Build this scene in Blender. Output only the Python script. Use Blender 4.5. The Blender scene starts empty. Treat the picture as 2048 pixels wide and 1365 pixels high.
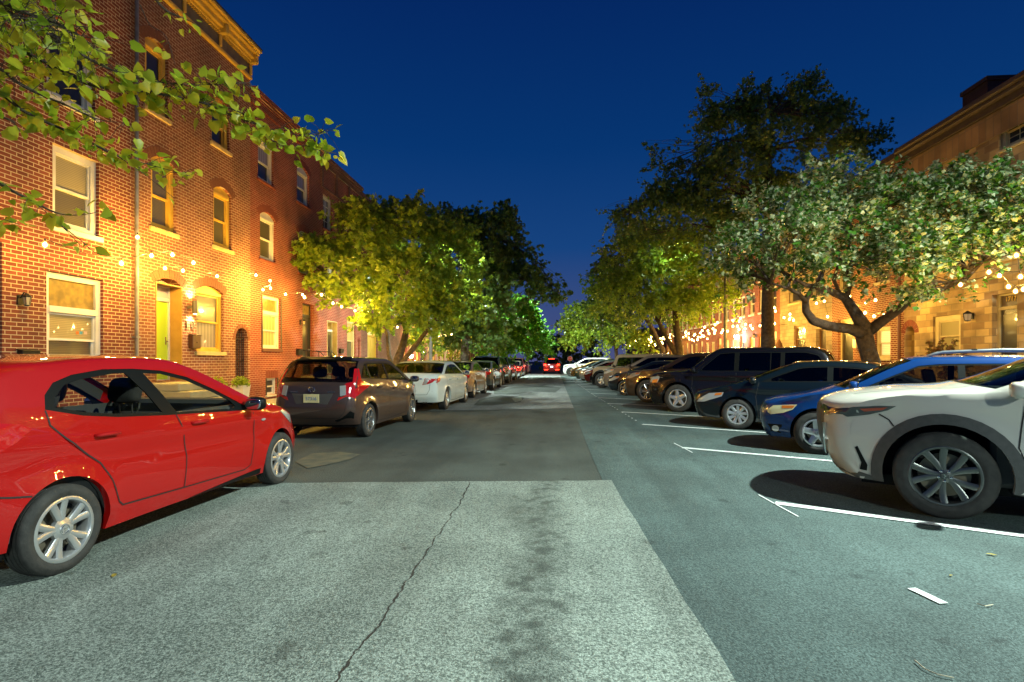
import bpy, math, random
import numpy as np
from mathutils import Vector, Matrix, noise
from mathutils.bvhtree import BVHTree
from mathutils.geometry import delaunay_2d_cdt
random.seed(7)
R = math.radians
S = bpy.context.scene
# ---------------------------------------------------------------- camera
F = 1100.0; CA = math.atan(83 / F); H = 1.45
cam_d = bpy.data.cameras.new('camera'); cam = bpy.data.objects.new('camera', cam_d)
S.collection.objects.link(cam); S.camera = cam
cam_d.sensor_width = 36; cam_d.lens = F / 2048 * 36; cam_d.shift_y = 39.5 / 2048
cam_d.clip_start = 0.05; cam_d.clip_end = 3000
cam.location = (0, 0, H); cam.rotation_euler = (R(90), 0, CA)
# ---------------------------------------------------------------- sky (dusk, sun far below the horizon)
W = bpy.data.worlds.new('World'); S.world = W; W.use_nodes = True
nt = W.node_tree; bg = nt.nodes['Background']
tc = nt.nodes.new('ShaderNodeTexCoord'); sx = nt.nodes.new('ShaderNodeSeparateXYZ')
rp = nt.nodes.new('ShaderNodeValToRGB'); nt.links.new(tc.outputs['Generated'], sx.inputs[0])
nt.links.new(sx.outputs['Z'], rp.inputs[0]); nt.links.new(rp.outputs[0], bg.inputs[0])
for i, (p, c) in enumerate([(0.0, (.066, .078, .195)), (.09, (.040, .070, .205)), (.2, (.008, .054, .205)), (.36, (.002, .035, .160)), (.62, (.001, .015, .105)), (1, (.001, .010, .07))]):
    e = rp.color_ramp.elements[i] if i < 2 else rp.color_ramp.elements.new(p)
    e.position = p; e.color = c + (1,)
bg.inputs[1].default_value = .93
S.view_settings.view_transform = 'Standard'; S.view_settings.look = 'None'
S.view_settings.exposure = 0.14; S.view_settings.gamma = 1.0
S.render.engine = 'CYCLES'; cy = S.cycles
cy.use_denoising = True; cy.denoiser = 'OPENIMAGEDENOISE'
cy.max_bounces = 6; cy.diffuse_bounces = 2; cy.glossy_bounces = 3; cy.transmission_bounces = 4
cy.transparent_max_bounces = 10; cy.sample_clamp_indirect = 4; cy.caustics_reflective = False; cy.caustics_refractive = False
# light strengths
P_LAMP = 4300; P_LAMP2 = 5200; P_FAR = 3600; P_BULB = 74; E_BULB = 140
C_LAMP = (.83, 1.0, .90); C_BULB = (1.0, .56, .085)
# ---------------------------------------------------------------- rays
ca, sa = math.cos(CA), math.sin(CA)
def ray(px, py):
    u = (px - 1024) / F; v = (722 - py) / F
    return Vector((u * ca - sa, u * sa + ca, v))
def G(px, py, z=0.0):
    d = ray(px, py); t = (z - H) / d.z; return Vector((d.x * t, d.y * t, z))
def D(px, py, t):
    return Vector((0, 0, H)) + ray(px, py) * t
def VX(px, py, X):
    d = ray(px, py); return Vector((0, 0, H)) + d * (X / d.x)
# ---------------------------------------------------------------- object helpers
COL = S.collection
def tag(o, label=None, cat=None, group=None, kind=None):
    if label: o['label'] = label
    if cat: o['category'] = cat
    if group: o['group'] = group
    if kind: o['kind'] = kind
    return o
def empty(name, loc=(0, 0, 0), rz=0, parent=None):
    o = bpy.data.objects.new(name, None); COL.objects.link(o); o.location = loc; o.rotation_euler.z = rz
    o.empty_display_size = .2
    if parent: o.parent = parent
    return o
def copy_tree(o, parent=None):
    c = o.copy(); COL.objects.link(c)
    if parent: c.parent = parent
    for ch in list(o.children): copy_tree(ch, c)
    return c
class MB:
    def __init__(s): s.v = []; s.f = []; s.m = []; s.cur = 0
    def add(s, vs, fs):
        b = len(s.v); s.v += [tuple(p) for p in vs]
        for f in fs: s.f.append([b + i for i in f]); s.m.append(s.cur)
        return s
    def box(s, c, d, rz=0, M=None, bev=0.0):
        x, y, z = d[0] / 2, d[1] / 2, d[2] / 2
        if bev > 0:
            vs = []; b = min(bev, x * .9, y * .9, z * .9)
            # chamfered box : three rounded shells
            pts = []
            for sz in (-1, 1):
                for sy in (-1, 1):
                    for sx_ in (-1, 1):
                        pts.append((sx_ * (x - b), sy * (y - b), sz * z))
                        pts.append((sx_ * (x - b), sy * y, sz * (z - b)))
                        pts.append((sx_ * x, sy * (y - b), sz * (z - b)))
            def I(a, b_, c_, k): return ((a > 0) + 2 * (b_ > 0) + 4 * (c_ > 0)) * 3 + k
            fs = []
            for q in (-1, 1):
                fs.append([I(-1, -1, q, 0), I(1, -1, q, 0), I(1, 1, q, 0), I(-1, 1, q, 0)][::q])
                fs.append([I(-1, q, -1, 1), I(-1, q, 1, 1), I(1, q, 1, 1), I(1, q, -1, 1)][::q])
                fs.append([I(q, -1, -1, 2), I(q, 1, -1, 2), I(q, 1, 1, 2), I(q, -1, 1, 2)][::q])
                for r_ in (-1, 1):
                    fs.append([I(-1, q, r_, 0), I(1, q, r_, 0), I(1, q, r_, 1), I(-1, q, r_, 1)])
                    fs.append([I(q, -1, r_, 0), I(q, 1, r_, 0), I(q, 1, r_, 2), I(q, -1, r_, 2)])
                    fs.append([I(q, r_, -1, 1), I(q, r_, 1, 1), I(q, r_, 1, 2), I(q, r_, -1, 2)])
                    for t_ in (-1, 1): fs.append([I(q, r_, t_, 0), I(q, r_, t_, 1), I(q, r_, t_, 2)])
        else:
            pts = [(i * x, j * y, k * z) for k in (-1, 1) for j in (-1, 1) for i in (-1, 1)]
            fs = [[0, 2, 3, 1], [4, 5, 7, 6], [0, 1, 5, 4], [2, 6, 7, 3], [0, 4, 6, 2], [1, 3, 7, 5]]
        if M is None: M = Matrix.Translation(c) @ Matrix.Rotation(rz, 4, 'Z')
        return s.add([M @ Vector(p) for p in pts], fs)
    def tube(s, pts, rad, n=8, cap=True):
        pts = [Vector(p) for p in pts]
        if not hasattr(rad, '__len__'): rad = [rad] * len(pts)
        vs = []; up = Vector((0, 0, 1)); pn = None
        for i, p in enumerate(pts):
            t = (pts[min(i + 1, len(pts) - 1)] - pts[max(i - 1, 0)])
            t = t.normalized() if t.length > 1e-9 else Vector((0, 0, 1))
            if pn is None:
                pn = t.cross(Vector((0, 0, 1)) if abs(t.z) < .9 else Vector((1, 0, 0))).normalized()
            else:
                pn = (pn - t * pn.dot(t)); pn = pn.normalized() if pn.length > 1e-6 else t.orthogonal().normalized()
            b = t.cross(pn)
            for k in range(n):
                a = 2 * math.pi * k / n
                vs.append(p + (pn * math.cos(a) + b * math.sin(a)) * rad[i])
        fs = []
        for i in range(len(pts) - 1):
            for k in range(n):
                a = i * n + k; b_ = i * n + (k + 1) % n
                fs.append([a, b_, b_ + n, a + n])
        if cap: fs.append(list(range(n))[::-1]); fs.append([(len(pts) - 1) * n + k for k in range(n)])
        return s.add(vs, fs)
    def lathe(s, prof, n=24, M=None, close=False):
        # prof: (r, h) around local Z
        M = M or Matrix.Identity(4); vs = []
        for r, h in prof:
            for k in range(n):
                a = 2 * math.pi * k / n; vs.append(M @ Vector((r * math.cos(a), r * math.sin(a), h)))
        fs = []; m = len(prof)
        for i in range(m if close else m - 1):
            for k in range(n):
                a = i * n + k; b_ = i * n + (k + 1) % n; j = ((i + 1) % m) * n - i * n
                fs.append([a, b_, b_ + j, a + j])
        return s.add(vs, fs)
    def blob(s, c, rad, n=12, m=8, e=1.0, M=None):
        # superellipsoid
        def pw(a, p): return math.copysign(abs(a) ** p, a)
        vs = []; M = M or Matrix.Identity(4)
        for i in range(m + 1):
            ph = -math.pi / 2 + math.pi * i / m
            for k in range(n):
                a = 2 * math.pi * k / n
                vs.append(M @ Vector((c[0] + rad[0] * pw(math.cos(ph), e) * pw(math.cos(a), e), c[1] + rad[1] * pw(math.cos(ph), e) * pw(math.sin(a), e), c[2] + rad[2] * pw(math.sin(ph), e))))
        fs = [[i * n + k, i * n + (k + 1) % n, (i + 1) * n + (k + 1) % n, (i + 1) * n + k] for i in range(m) for k in range(n)]
        return s.add(vs, fs)
    def build(s, name, mats, parent=None, smooth=False, ang=None):
        me = bpy.data.meshes.new(name); me.from_pydata(s.v, [], s.f)
        if not isinstance(mats, (list, tuple)): mats = [mats]
        for m in mats: me.materials.append(m)
        if len(mats) > 1: me.polygons.foreach_set('material_index', s.m)
        if smooth: me.polygons.foreach_set('use_smooth', [True] * len(s.f))
        me.update()
        if ang is not None:
            try: me.set_sharp_from_angle(angle=R(ang))
            except Exception: pass
        o = bpy.data.objects.new(name, me); COL.objects.link(o)
        if parent: o.parent = parent
        return o
def inpoly(P, poly):
    P = np.asarray(P, float); poly = np.asarray(poly, float)
    x, y = P[:, 0], P[:, 1]; ins = np.zeros(len(P), bool); n = len(poly); j = n - 1
    for i in range(n):
        xi, yi = poly[i]; xj, yj = poly[j]
        if yi != yj:
            c = ((yi > y) != (yj > y)) & (x < (xj - xi) * (y - yi) / (yj - yi) + xi); ins ^= c
        j = i
    return ins
def segdist(P, poly):
    P = np.asarray(P, float); poly = np.asarray(poly, float); d = np.full(len(P), 1e9); n = len(poly)
    for i in range(n):
        a = poly[i]; b = poly[(i + 1) % n]; ab = b - a; L = ab @ ab
        if L < 1e-14: continue
        t = np.clip(((P - a) @ ab) / L, 0, 1); q = a + t[:, None] * ab
        d = np.minimum(d, np.hypot(*(P - q).T))
    return d
def tri2d(outer, holes=(), step=None):
    """triangulate a 2D polygon with holes; returns points, triangles, loops(list of index lists)"""
    pts = []; edges = []
    for lp in [outer] + list(holes):
        b = len(pts); pts += [tuple(p) for p in lp]
        edges += [(b + i, b + (i + 1) % len(lp)) for i in range(len(lp))]
    if step:
        o = np.array(outer); x0, y0 = o.min(0); x1, y1 = o.max(0)
        gx, gy = np.meshgrid(np.arange(x0 + step * .5, x1, step), np.arange(y0 + step * .5, y1, step))
        g = np.stack([gx.ravel(), gy.ravel()], 1)
        if len(g):
            k = inpoly(g, outer) & (segdist(g, outer) > step * .35)
            for h in holes: k &= ~inpoly(g, h) & (segdist(g, h) > step * .35)
            pts += [tuple(p) for p in g[k]]
    v, e, f, ov, oe, of = delaunay_2d_cdt([Vector(p) for p in pts], edges, [], 0, 1e-6)
    V = np.array([tuple(p) for p in v])
    cen = np.array([V[list(t)].mean(0) for t in f])
    k = inpoly(cen, outer)
    for h in holes: k &= ~inpoly(cen, h)
    T = [list(t) for t, q in zip(f, k) if q]
    for t in T:
        a, b, c = V[t[0]], V[t[1]], V[t[2]]
        if (b[0] - a[0]) * (c[1] - a[1]) - (b[1] - a[1]) * (c[0] - a[0]) < 0: t.reverse()
    return V, T
# ---------------------------------------------------------------- materials
MATS = {}
def mat(name, col, rough=.6, metal=0.0, coat=0.0, spec=.5, emit=None, es=0.0):
    if name in MATS: return MATS[name]
    m = bpy.data.materials.new(name); m.use_nodes = True; b = m.node_tree.nodes['Principled BSDF']
    b.inputs['Base Color'].default_value = (*col, 1); b.inputs['Roughness'].default_value = rough
    b.inputs['Metallic'].default_value = metal; b.inputs['Coat Weight'].default_value = coat
    b.inputs['Coat Roughness'].default_value = .04; b.inputs['Specular IOR Level'].default_value = spec
    if emit: b.inputs['Emission Color'].default_value = (*emit, 1); b.inputs['Emission Strength'].default_value = es
    MATS[name] = m; return m
def N(m, t, **kw):
    n = m.node_tree.nodes.new(t)
    for k, v in kw.items():
        if k in n.inputs.keys(): n.inputs[k].default_value = v
        else: setattr(n, k, v)
    return n
def L(m, a, b): m.node_tree.links.new(a, b)
def BS(m): return m.node_tree.nodes['Principled BSDF']
def noisy(name, c1, c2, scale=8, rough=.7, bump=.2, detail=4, lo=.35, hi=.65, dist=.01, bscale=None, **kw):
    """two-tone noise material"""
    if name in MATS: return MATS[name]
    m = mat(name, c1, rough, **kw); b = BS(m)
    t = N(m, 'ShaderNodeTexCoord'); n = N(m, 'ShaderNodeTexNoise', Scale=scale, Detail=detail)
    L(m, t.outputs['Object'], n.inputs['Vector'])
    r = N(m, 'ShaderNodeValToRGB'); r.color_ramp.elements[0].position = lo; r.color_ramp.elements[1].position = hi
    r.color_ramp.elements[0].color = (*c1, 1); r.color_ramp.elements[1].color = (*c2, 1)
    L(m, n.outputs['Fac'], r.inputs[0]); L(m, r.outputs[0], b.inputs['Base Color'])
    if bump:
        n2 = N(m, 'ShaderNodeTexNoise', Scale=bscale or scale * 6, Detail=3); L(m, t.outputs['Object'], n2.inputs['Vector'])
        bp = N(m, 'ShaderNodeBump', Strength=bump, Distance=dist); L(m, n2.outputs['Fac'], bp.inputs['Height']); L(m, bp.outputs[0], b.inputs['Normal'])
    return m
def brick(name, c1, c2, mortar, bw=.215, rh=.077, ms=.009, off=.5, bump=.5, rough=.85, stain=.35):
    if name in MATS: return MATS[name]
    m = mat(name, c1, rough); b = BS(m)
    g = N(m, 'ShaderNodeNewGeometry'); s = N(m, 'ShaderNodeSeparateXYZ'); L(m, g.outputs['Position'], s.inputs[0])
    ad = N(m, 'ShaderNodeMath', operation='ADD'); L(m, s.outputs['X'], ad.inputs[0]); L(m, s.outputs['Y'], ad.inputs[1])
    cb = N(m, 'ShaderNodeCombineXYZ'); L(m, ad.outputs[0], cb.inputs['X']); L(m, s.outputs['Z'], cb.inputs['Y'])
    nz0 = N(m, 'ShaderNodeTexNoise', Scale=1.3, Detail=2); L(m, g.outputs['Position'], nz0.inputs['Vector'])
    mx0 = N(m, 'ShaderNodeMixRGB', blend_type='ADD'); mx0.inputs[0].default_value = .012
    L(m, cb.outputs[0], mx0.inputs[1]); L(m, nz0.outputs['Color'], mx0.inputs[2])
    bt = N(m, 'ShaderNodeTexBrick', Scale=1.0); bt.offset = off
    bt.inputs['Brick Width'].default_value = bw; bt.inputs['Row Height'].default_value = rh
    bt.inputs['Mortar Size'].default_value = ms; bt.inputs['Mortar Smooth'].default_value = .3; bt.inputs['Bias'].default_value = -.1
    bt.inputs['Color1'].default_value = (*c1, 1); bt.inputs['Color2'].default_value = (*c2, 1); bt.inputs['Mortar'].default_value = (*mortar, 1)
    L(m, mx0.outputs[0], bt.inputs['Vector'])
    nz = N(m, 'ShaderNodeTexNoise', Scale=1.1, Detail=5); L(m, g.outputs['Position'], nz.inputs['Vector'])
    r = N(m, 'ShaderNodeValToRGB'); r.color_ramp.elements[0].position = .3; r.color_ramp.elements[1].position = .7
    k = 1 - stain; r.color_ramp.elements[0].color = (k, k, k, 1); r.color_ramp.elements[1].color = (1.15, 1.12, 1.1, 1)
    L(m, nz.outputs['Fac'], r.inputs[0])
    mx = N(m, 'ShaderNodeMixRGB', blend_type='MULTIPLY'); mx.inputs[0].default_value = 1
    L(m, bt.outputs['Color'], mx.inputs[1]); L(m, r.outputs[0], mx.inputs[2]); L(m, mx.outputs[0], b.inputs['Base Color'])
    nz2 = N(m, 'ShaderNodeTexNoise', Scale=60, Detail=2); L(m, g.outputs['Position'], nz2.inputs['Vector'])
    mt = N(m, 'ShaderNodeMath', operation='MULTIPLY_ADD'); mt.inputs[1].default_value = .25
    inv = N(m, 'ShaderNodeMath', operation='SUBTRACT'); inv.inputs[0].default_value = 1; L(m, bt.outputs['Fac'], inv.inputs[1])
    L(m, nz2.outputs['Fac'], mt.inputs[0]); L(m, inv.outputs[0], mt.inputs[2])
    bp = N(m, 'ShaderNodeBump', Strength=bump, Distance=.008); L(m, mt.outputs[0], bp.inputs['Height']); L(m, bp.outputs[0], b.inputs['Normal'])
    return m
def glass(name, tint=(.3, .3, .3), refl=1.0):
    if name in MATS: return MATS[name]
    m = bpy.data.materials.new(name); m.use_nodes = True; t = m.node_tree; t.nodes.remove(BS(m)); out = t.nodes['Material Output']
    tr = N(m, 'ShaderNodeBsdfTransparent'); tr.inputs[0].default_value = (*tint, 1)
    gl = N(m, 'ShaderNodeBsdfGlossy', Roughness=.02); lw = N(m, 'ShaderNodeLayerWeight', Blend=.5)
    pw = N(m, 'ShaderNodeMath', operation='POWER'); pw.inputs[1].default_value = 4.0; L(m, lw.outputs['Facing'], pw.inputs[0])
    ml = N(m, 'ShaderNodeMath', operation='MULTIPLY_ADD'); ml.inputs[1].default_value = .75 * refl; ml.inputs[2].default_value = .05 * refl; L(m, pw.outputs[0], ml.inputs[0])
    mx = N(m, 'ShaderNodeMixShader'); L(m, ml.outputs[0], mx.inputs[0]); L(m, tr.outputs[0], mx.inputs[1]); L(m, gl.outputs[0], mx.inputs[2])
    L(m, mx.outputs[0], out.inputs[0]); MATS[name] = m; return m
def leafmat(name, c1, c2, trans=.45, rough=.45, ramp=(0, 1)):
    if name in MATS: return MATS[name]
    m = mat(name, c1, rough); b = BS(m); out = m.node_tree.nodes['Material Output']
    g = N(m, 'ShaderNodeNewGeometry'); r = N(m, 'ShaderNodeValToRGB')
    r.color_ramp.elements[0].color = (*c1, 1); r.color_ramp.elements[1].color = (*c2, 1); r.color_ramp.elements[0].position, r.color_ramp.elements[1].position = ramp
    L(m, g.outputs['Random Per Island'], r.inputs[0]); L(m, r.outputs[0], b.inputs['Base Color'])
    tl = N(m, 'ShaderNodeBsdfTranslucent'); L(m, r.outputs[0], tl.inputs[0])
    mx = N(m, 'ShaderNodeMixShader'); mx.inputs[0].default_value = trans
    L(m, b.outputs[0], mx.inputs[1]); L(m, tl.outputs[0], mx.inputs[2]); L(m, mx.outputs[0], out.inputs[0]); return m
def paint(name, col, metal=.0, rough=.42, flake=0.0):
    if name in MATS: return MATS[name]
    m = mat(name, col, rough, metal, coat=1.0); b = BS(m); b.inputs['Specular IOR Level'].default_value = .12
    t = N(m, 'ShaderNodeTexCoord'); n = N(m, 'ShaderNodeTexNoise', Scale=2.2, Detail=2); L(m, t.outputs['Object'], n.inputs['Vector'])
    bp = N(m, 'ShaderNodeBump', Strength=.035, Distance=.02); L(m, n.outputs['Fac'], bp.inputs['Height'])
    L(m, bp.outputs[0], b.inputs['Coat Normal'])
    n2 = N(m, 'ShaderNodeTexNoise', Scale=5, Detail=6); L(m, t.outputs['Object'], n2.inputs['Vector'])
    mr = N(m, 'ShaderNodeMapRange'); mr.inputs['To Min'].default_value = .0; mr.inputs['To Max'].default_value = .022; L(m, n2.outputs['Fac'], mr.inputs['Value']); L(m, mr.outputs[0], b.inputs['Coat Roughness'])
    return m
def emitmat(name, col, s):
    if name in MATS: return MATS[name]
    m = mat(name, (0, 0, 0), .5, emit=col, es=s)
    try: m.cycles.emission_sampling = 'NONE'
    except Exception: pass
    return m
black = mat('black_plastic', (.005, .006, .006), .5, spec=.12)
dark = mat('dark_void', (.006, .006, .006), .9)
rubber = noisy('tyre_rubber', (.018, .018, .017), (.035, .033, .03), 14, .8, .3, bscale=60)
chrome = mat('chrome', (.75, .75, .75), .12, 1)
silver = mat('alloy_silver', (.55, .56, .57), .28, .75)
gun = mat('alloy_gunmetal', (.13, .135, .13), .32, .8)
redlens = mat('red_lens', (.45, .008, .008), .12, 0, 1)
clearlens = mat('clear_lens', (.42, .42, .40), .15, .3, 1)
amber = mat('amber_lens', (.6, .16, .01), .15, 0, 1)
smokelens = mat('smoked_lens', (.04, .045, .05), .08, .2, 1)
white_paint = noisy('road_paint_white', (.60, .64, .62), (.34, .38, .37), 30, .7, .15, lo=.55, hi=.85)
iron = mat('black_iron', (.012, .012, .012), .5, .3)
seatcloth = mat('seat_cloth', (.02, .02, .022), .95)
brickA = brick('brick_red', (.165, .030, .014), (.25, .056, .026), (.58, .43, .26))
brickB = brick('brick_brown', (.175, .052, .027), (.26, .088, .044), (.48, .34, .22))
brickC = brick('brick_orange_red', (.20, .034, .018), (.27, .050, .027), (.42, .26, .18), bw=.205, rh=.068, ms=.007)
brickD = brick('brick_old_dark', (.13, .04, .025), (.20, .075, .045), (.26, .18, .13), bw=.205, rh=.068, ms=.008, stain=.5)
stoneA = brick('sandstone_blocks', (.60, .43, .21), (.22, .13, .07), (.34, .25, .14), bw=.52, rh=.22, ms=.014, off=.37, bump=.8, stain=.5)
stoneB = brick('pale_formstone', (.40, .31, .20), (.28, .21, .13), (.22, .16, .10), bw=.55, rh=.2, ms=.012, off=.43, bump=.8)
trim_white = noisy('white_trim_paint', (.72, .70, .64), (.62, .60, .53), 3, .45, .05)
trim_yellow = noisy('ochre_trim_paint', (.68, .42, .06), (.56, .34, .045), 3, .5, .08)
trim_dark = mat('dark_trim_paint', (.02, .022, .02), .4)
limestone = noisy('limestone', (.55, .50, .42), (.42, .38, .31), 6, .8, .2)
zinc = noisy('galvanised_metal', (.26, .25, .23), (.18, .17, .16), 6, .45, .1, metal=.4)
roofing = noisy('dark_roofing', (.03, .03, .032), (.05, .048, .045), 4, .9, .3)
bark = noisy('bark', (.075, .055, .038), (.15, .12, .085), 9, .9, 1.0, dist=.03, bscale=26)
bark_dark = noisy('dark_bark', (.04, .028, .02), (.085, .06, .04), 9, .9, 1.0, dist=.03, bscale=26)
# ================================================================= GROUND
def sheet(name, loops, z, m, label=None, cat=None, kind='structure', th=None):
    mb = MB(); base = 0
    for lp in loops:
        V, T = tri2d(lp); mb.add([(p[0], p[1], z) for p in V], T)
    o = mb.build(name, m)
    return tag(o, label, cat, kind=kind)
def asphalt(name, cd, cl, stain=False, speck=.25):
    m = mat(name, cd, .82); b = BS(m); b.inputs['Specular IOR Level'].default_value = .35
    g = N(m, 'ShaderNodeNewGeometry'); P = g.outputs['Position']
    a = N(m, 'ShaderNodeTexNoise', Scale=75, Detail=3); L(m, P, a.inputs['Vector'])
    r = N(m, 'ShaderNodeValToRGB'); r.color_ramp.elements[0].position = .36; r.color_ramp.elements[1].position = .66
    r.color_ramp.elements[0].color = (*[c * (1 - speck) for c in cd], 1); r.color_ramp.elements[1].color = (*cl, 1)
    L(m, a.outputs['Fac'], r.inputs[0]); col = r.outputs[0]
    def mul(col, fac_out, lo, hi, k0, k1):
        q = N(m, 'ShaderNodeMapRange', interpolation_type='SMOOTHSTEP'); q.inputs['From Min'].default_value = lo; q.inputs['From Max'].default_value = hi
        q.inputs['To Min'].default_value = k0; q.inputs['To Max'].default_value = k1; L(m, fac_out, q.inputs['Value'])
        x = N(m, 'ShaderNodeMixRGB', blend_type='MULTIPLY'); x.inputs[0].default_value = 1
        L(m, col, x.inputs[1]); L(m, q.outputs[0], x.inputs[2]); return x.outputs[0]
    w = N(m, 'ShaderNodeTexNoise', Scale=.55, Detail=6, Roughness=.6); L(m, P, w.inputs['Vector']); col = mul(col, w.outputs['Fac'], .3, .7, .72, 1.16)
    mp = N(m, 'ShaderNodeMapping'); mp.inputs['Scale'].default_value = (2.2, .22, 1); L(m, P, mp.inputs['Vector'])
    w2 = N(m, 'ShaderNodeTexNoise', Scale=1, Detail=5); L(m, mp.outputs[0], w2.inputs['Vector']); col = mul(col, w2.outputs['Fac'], .35, .65, .84, 1.08)
    sp = N(m, 'ShaderNodeTexNoise', Scale=3.2, Detail=3, Roughness=.45); L(m, P, sp.inputs['Vector']); col = mul(col, sp.outputs['Fac'], .66, .72, 1.0, .62)
    if stain:
        # oil drips along the middle of the lane
        s = N(m, 'ShaderNodeSeparateXYZ'); L(m, P, s.inputs[0])
        wob = N(m, 'ShaderNodeTexNoise', Scale=1.3, Detail=3); L(m, P, wob.inputs['Vector'])
        ax = N(m, 'ShaderNodeMath', operation='MULTIPLY_ADD'); ax.inputs[1].default_value = .7; L(m, wob.outputs['Fac'], ax.inputs[0]); L(m, s.outputs['X'], ax.inputs[2])
        sb = N(m, 'ShaderNodeMath', operation='SUBTRACT'); sb.inputs[1].default_value = .22; L(m, ax.outputs[0], sb.inputs[0])
        ab = N(m, 'ShaderNodeMath', operation='ABSOLUTE'); L(m, sb.outputs[0], ab.inputs[0])
        q = N(m, 'ShaderNodeMapRange', interpolation_type='SMOOTHSTEP'); q.inputs['From Min'].default_value = .05; q.inputs['From Max'].default_value = .34; q.inputs['To Min'].default_value = 1; q.inputs['To Max'].default_value = 0
        L(m, ab.outputs[0], q.inputs['Value'])
        d = N(m, 'ShaderNodeTexNoise', Scale=7.5, Detail=5); L(m, P, d.inputs['Vector'])
        q2 = N(m, 'ShaderNodeMapRange', interpolation_type='SMOOTHSTEP'); q2.inputs['From Min'].default_value = .44; q2.inputs['From Max'].default_value = .66; q2.inputs['To Min'].default_value = .34; L(m, d.outputs['Fac'], q2.inputs['Value'])
        mm = N(m, 'ShaderNodeMath', operation='MULTIPLY'); L(m, q.outputs[0], mm.inputs[0]); L(m, q2.outputs[0], mm.inputs[1])
        x = N(m, 'ShaderNodeMixRGB', blend_type='MIX'); x.inputs[2].default_value = (*[c * .33 for c in cd], 1)
        m2 = N(m, 'ShaderNodeMath', operation='MULTIPLY'); m2.inputs[1].default_value = .85; L(m, mm.outputs[0], m2.inputs[0])
        L(m, m2.outputs[0], x.inputs[0]); L(m, col, x.inputs[1]); col = x.outputs[0]
    L(m, col, b.inputs['Base Color'])
    n1 = N(m, 'ShaderNodeTexNoise', Scale=110, Detail=3); L(m, P, n1.inputs['Vector'])
    bp = N(m, 'ShaderNodeBump', Strength=.9, Distance=.012); L(m, n1.outputs['Fac'], bp.inputs['Height']); L(m, bp.outputs[0], b.inputs['Normal'])
    return m
A_dark = asphalt('asphalt_dark', (.048, .059, .052), (.103, .121, .107))
A_mid = asphalt('asphalt_right_lane', (.049, .079, .076), (.110, .156, .150))
A_light = asphalt('worn_pavement', (.135, .172, .150), (.35, .405, .36), stain=True, speck=.36)
concrete = noisy('sidewalk_concrete', (.26, .25, .22), (.36, .34, .30), 2.5, .85, .3, bscale=80)
sheet('ground', [[(-400, -300), (400, -300), (400, 900), (-400, 900)]], -.02, noisy('ground_soil', (.05, .045, .035), (.07, .065, .05), 1, .95, .2))
CL, CR = -5.35, 8.15
sheet('road', [[(CL, -45), (CR, -45), (CR, 160), (CL, 160)]], 0, A_dark)
sheet('cross_street', [[(-90, 70), (CL, 70), (CL, 80), (-90, 80)], [(CR, 70), (90, 70), (90, 80), (CR, 80)]], 0.0, A_dark)
def wob(a, b, n, amp, seed=0):
    a = Vector(a); b = Vector(b); t = (b - a); nrm = Vector((-t.y, t.x)).normalized(); out = []
    for i in range(n):
        k = i / n; out.append(tuple(a + t * k + nrm * amp * noise.noise(Vector((k * n * .45, seed * 3.1, .5)))))
    return out
# right-hand newer asphalt lane (paler), and the worn older slabs
sheet('asphalt_overlay', [wob((CR, -40), (CR, 60), 4, 0) + wob((CR, 60), (.60, 60), 3, 0) + wob((.60, 60), (.60, -40), 90, .03, 3)], .004, A_mid)
sheet('worn_slab', [wob((.70, 6.72), (-3.83, 6.2), 22, .03, 1) + wob((-3.83, 6.2), (CL, 6.1), 6, .03, 5) + [(CL, -40)] + wob((.88, -40), (.88, 0), 4, 0) + wob((.88, 0), (.70, 6.72), 24, .02, 2)], .008, A_light)
sheet('far_worn_slab', [wob((.62, 16.75), (-2.92, 15.8), 16, .04, 6) + [(CL, 15.3), (CL, 60)] + wob((.66, 60), (.62, 16.75), 10, .02, 7)], .008, asphalt('worn_pavement_far', (.12, .135, .13), (.30, .32, .31)))
# crack
crk = MB(); pa = [G(940, 968), G(925, 1000), G(898, 1040), G(872, 1080), G(835, 1135), G(800, 1190), G(770, 1235), G(748, 1270), G(712, 1310), G(675, 1365), G(600, 1480)]
ctr = []
for i in range(len(pa) - 1):
    for k in range(26):
        p = pa[i].lerp(pa[i + 1], k / 26); j = noise.noise(p * 7) * .022 + noise.noise(p * 31) * .010 + random.uniform(-.002, .002)
        ctr.append((p.x + j, p.y, .0125, .003 + .0065 * max(0, noise.noise(p * 12) + .25)))
vs = []
for x, y, z, w in ctr: vs += [(x - w, y, z), (x + w, y, z)]
crk.add(vs, [[2 * i, 2 * i + 1, 2 * i + 3, 2 * i + 2] for i in range(len(ctr) - 1)])
tag(crk.build('road_crack', mat('crack_dark', (.025, .022, .018), .95)), kind='structure')
# pale repair on the left
pp = [G(590, 925), G(625, 908), G(680, 905), G(720, 910), G(700, 920), G(650, 932), G(615, 938)]
sheet('dried_patch', [[(p.x, p.y) for p in pp]], .0085, noisy('dried_mortar', (.125, .12, .075), (.065, .075, .06), 5, .9, .2))
for i_, (pts_, m_) in enumerate([([(985, 781), (1030, 775), (1085, 772), (1125, 776), (1110, 786), (1060, 784), (1030, 790), (990, 789)], A_dark), ([(960, 800), (1000, 792), (1050, 796), (1040, 806), (985, 812), (950, 811)], A_dark), ([(1020, 797), (1042, 793), (1046, 802), (1028, 806)], A_light)]):
    q_ = [G(*p_) for p_ in pts_]; sheet('road_patch', [[(p_.x + .12 * noise.noise(p_ * 3), p_.y + .3 * noise.noise(p_ * 2)) for p_ in q_]], .0115 + .001 * i_, m_)
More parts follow.
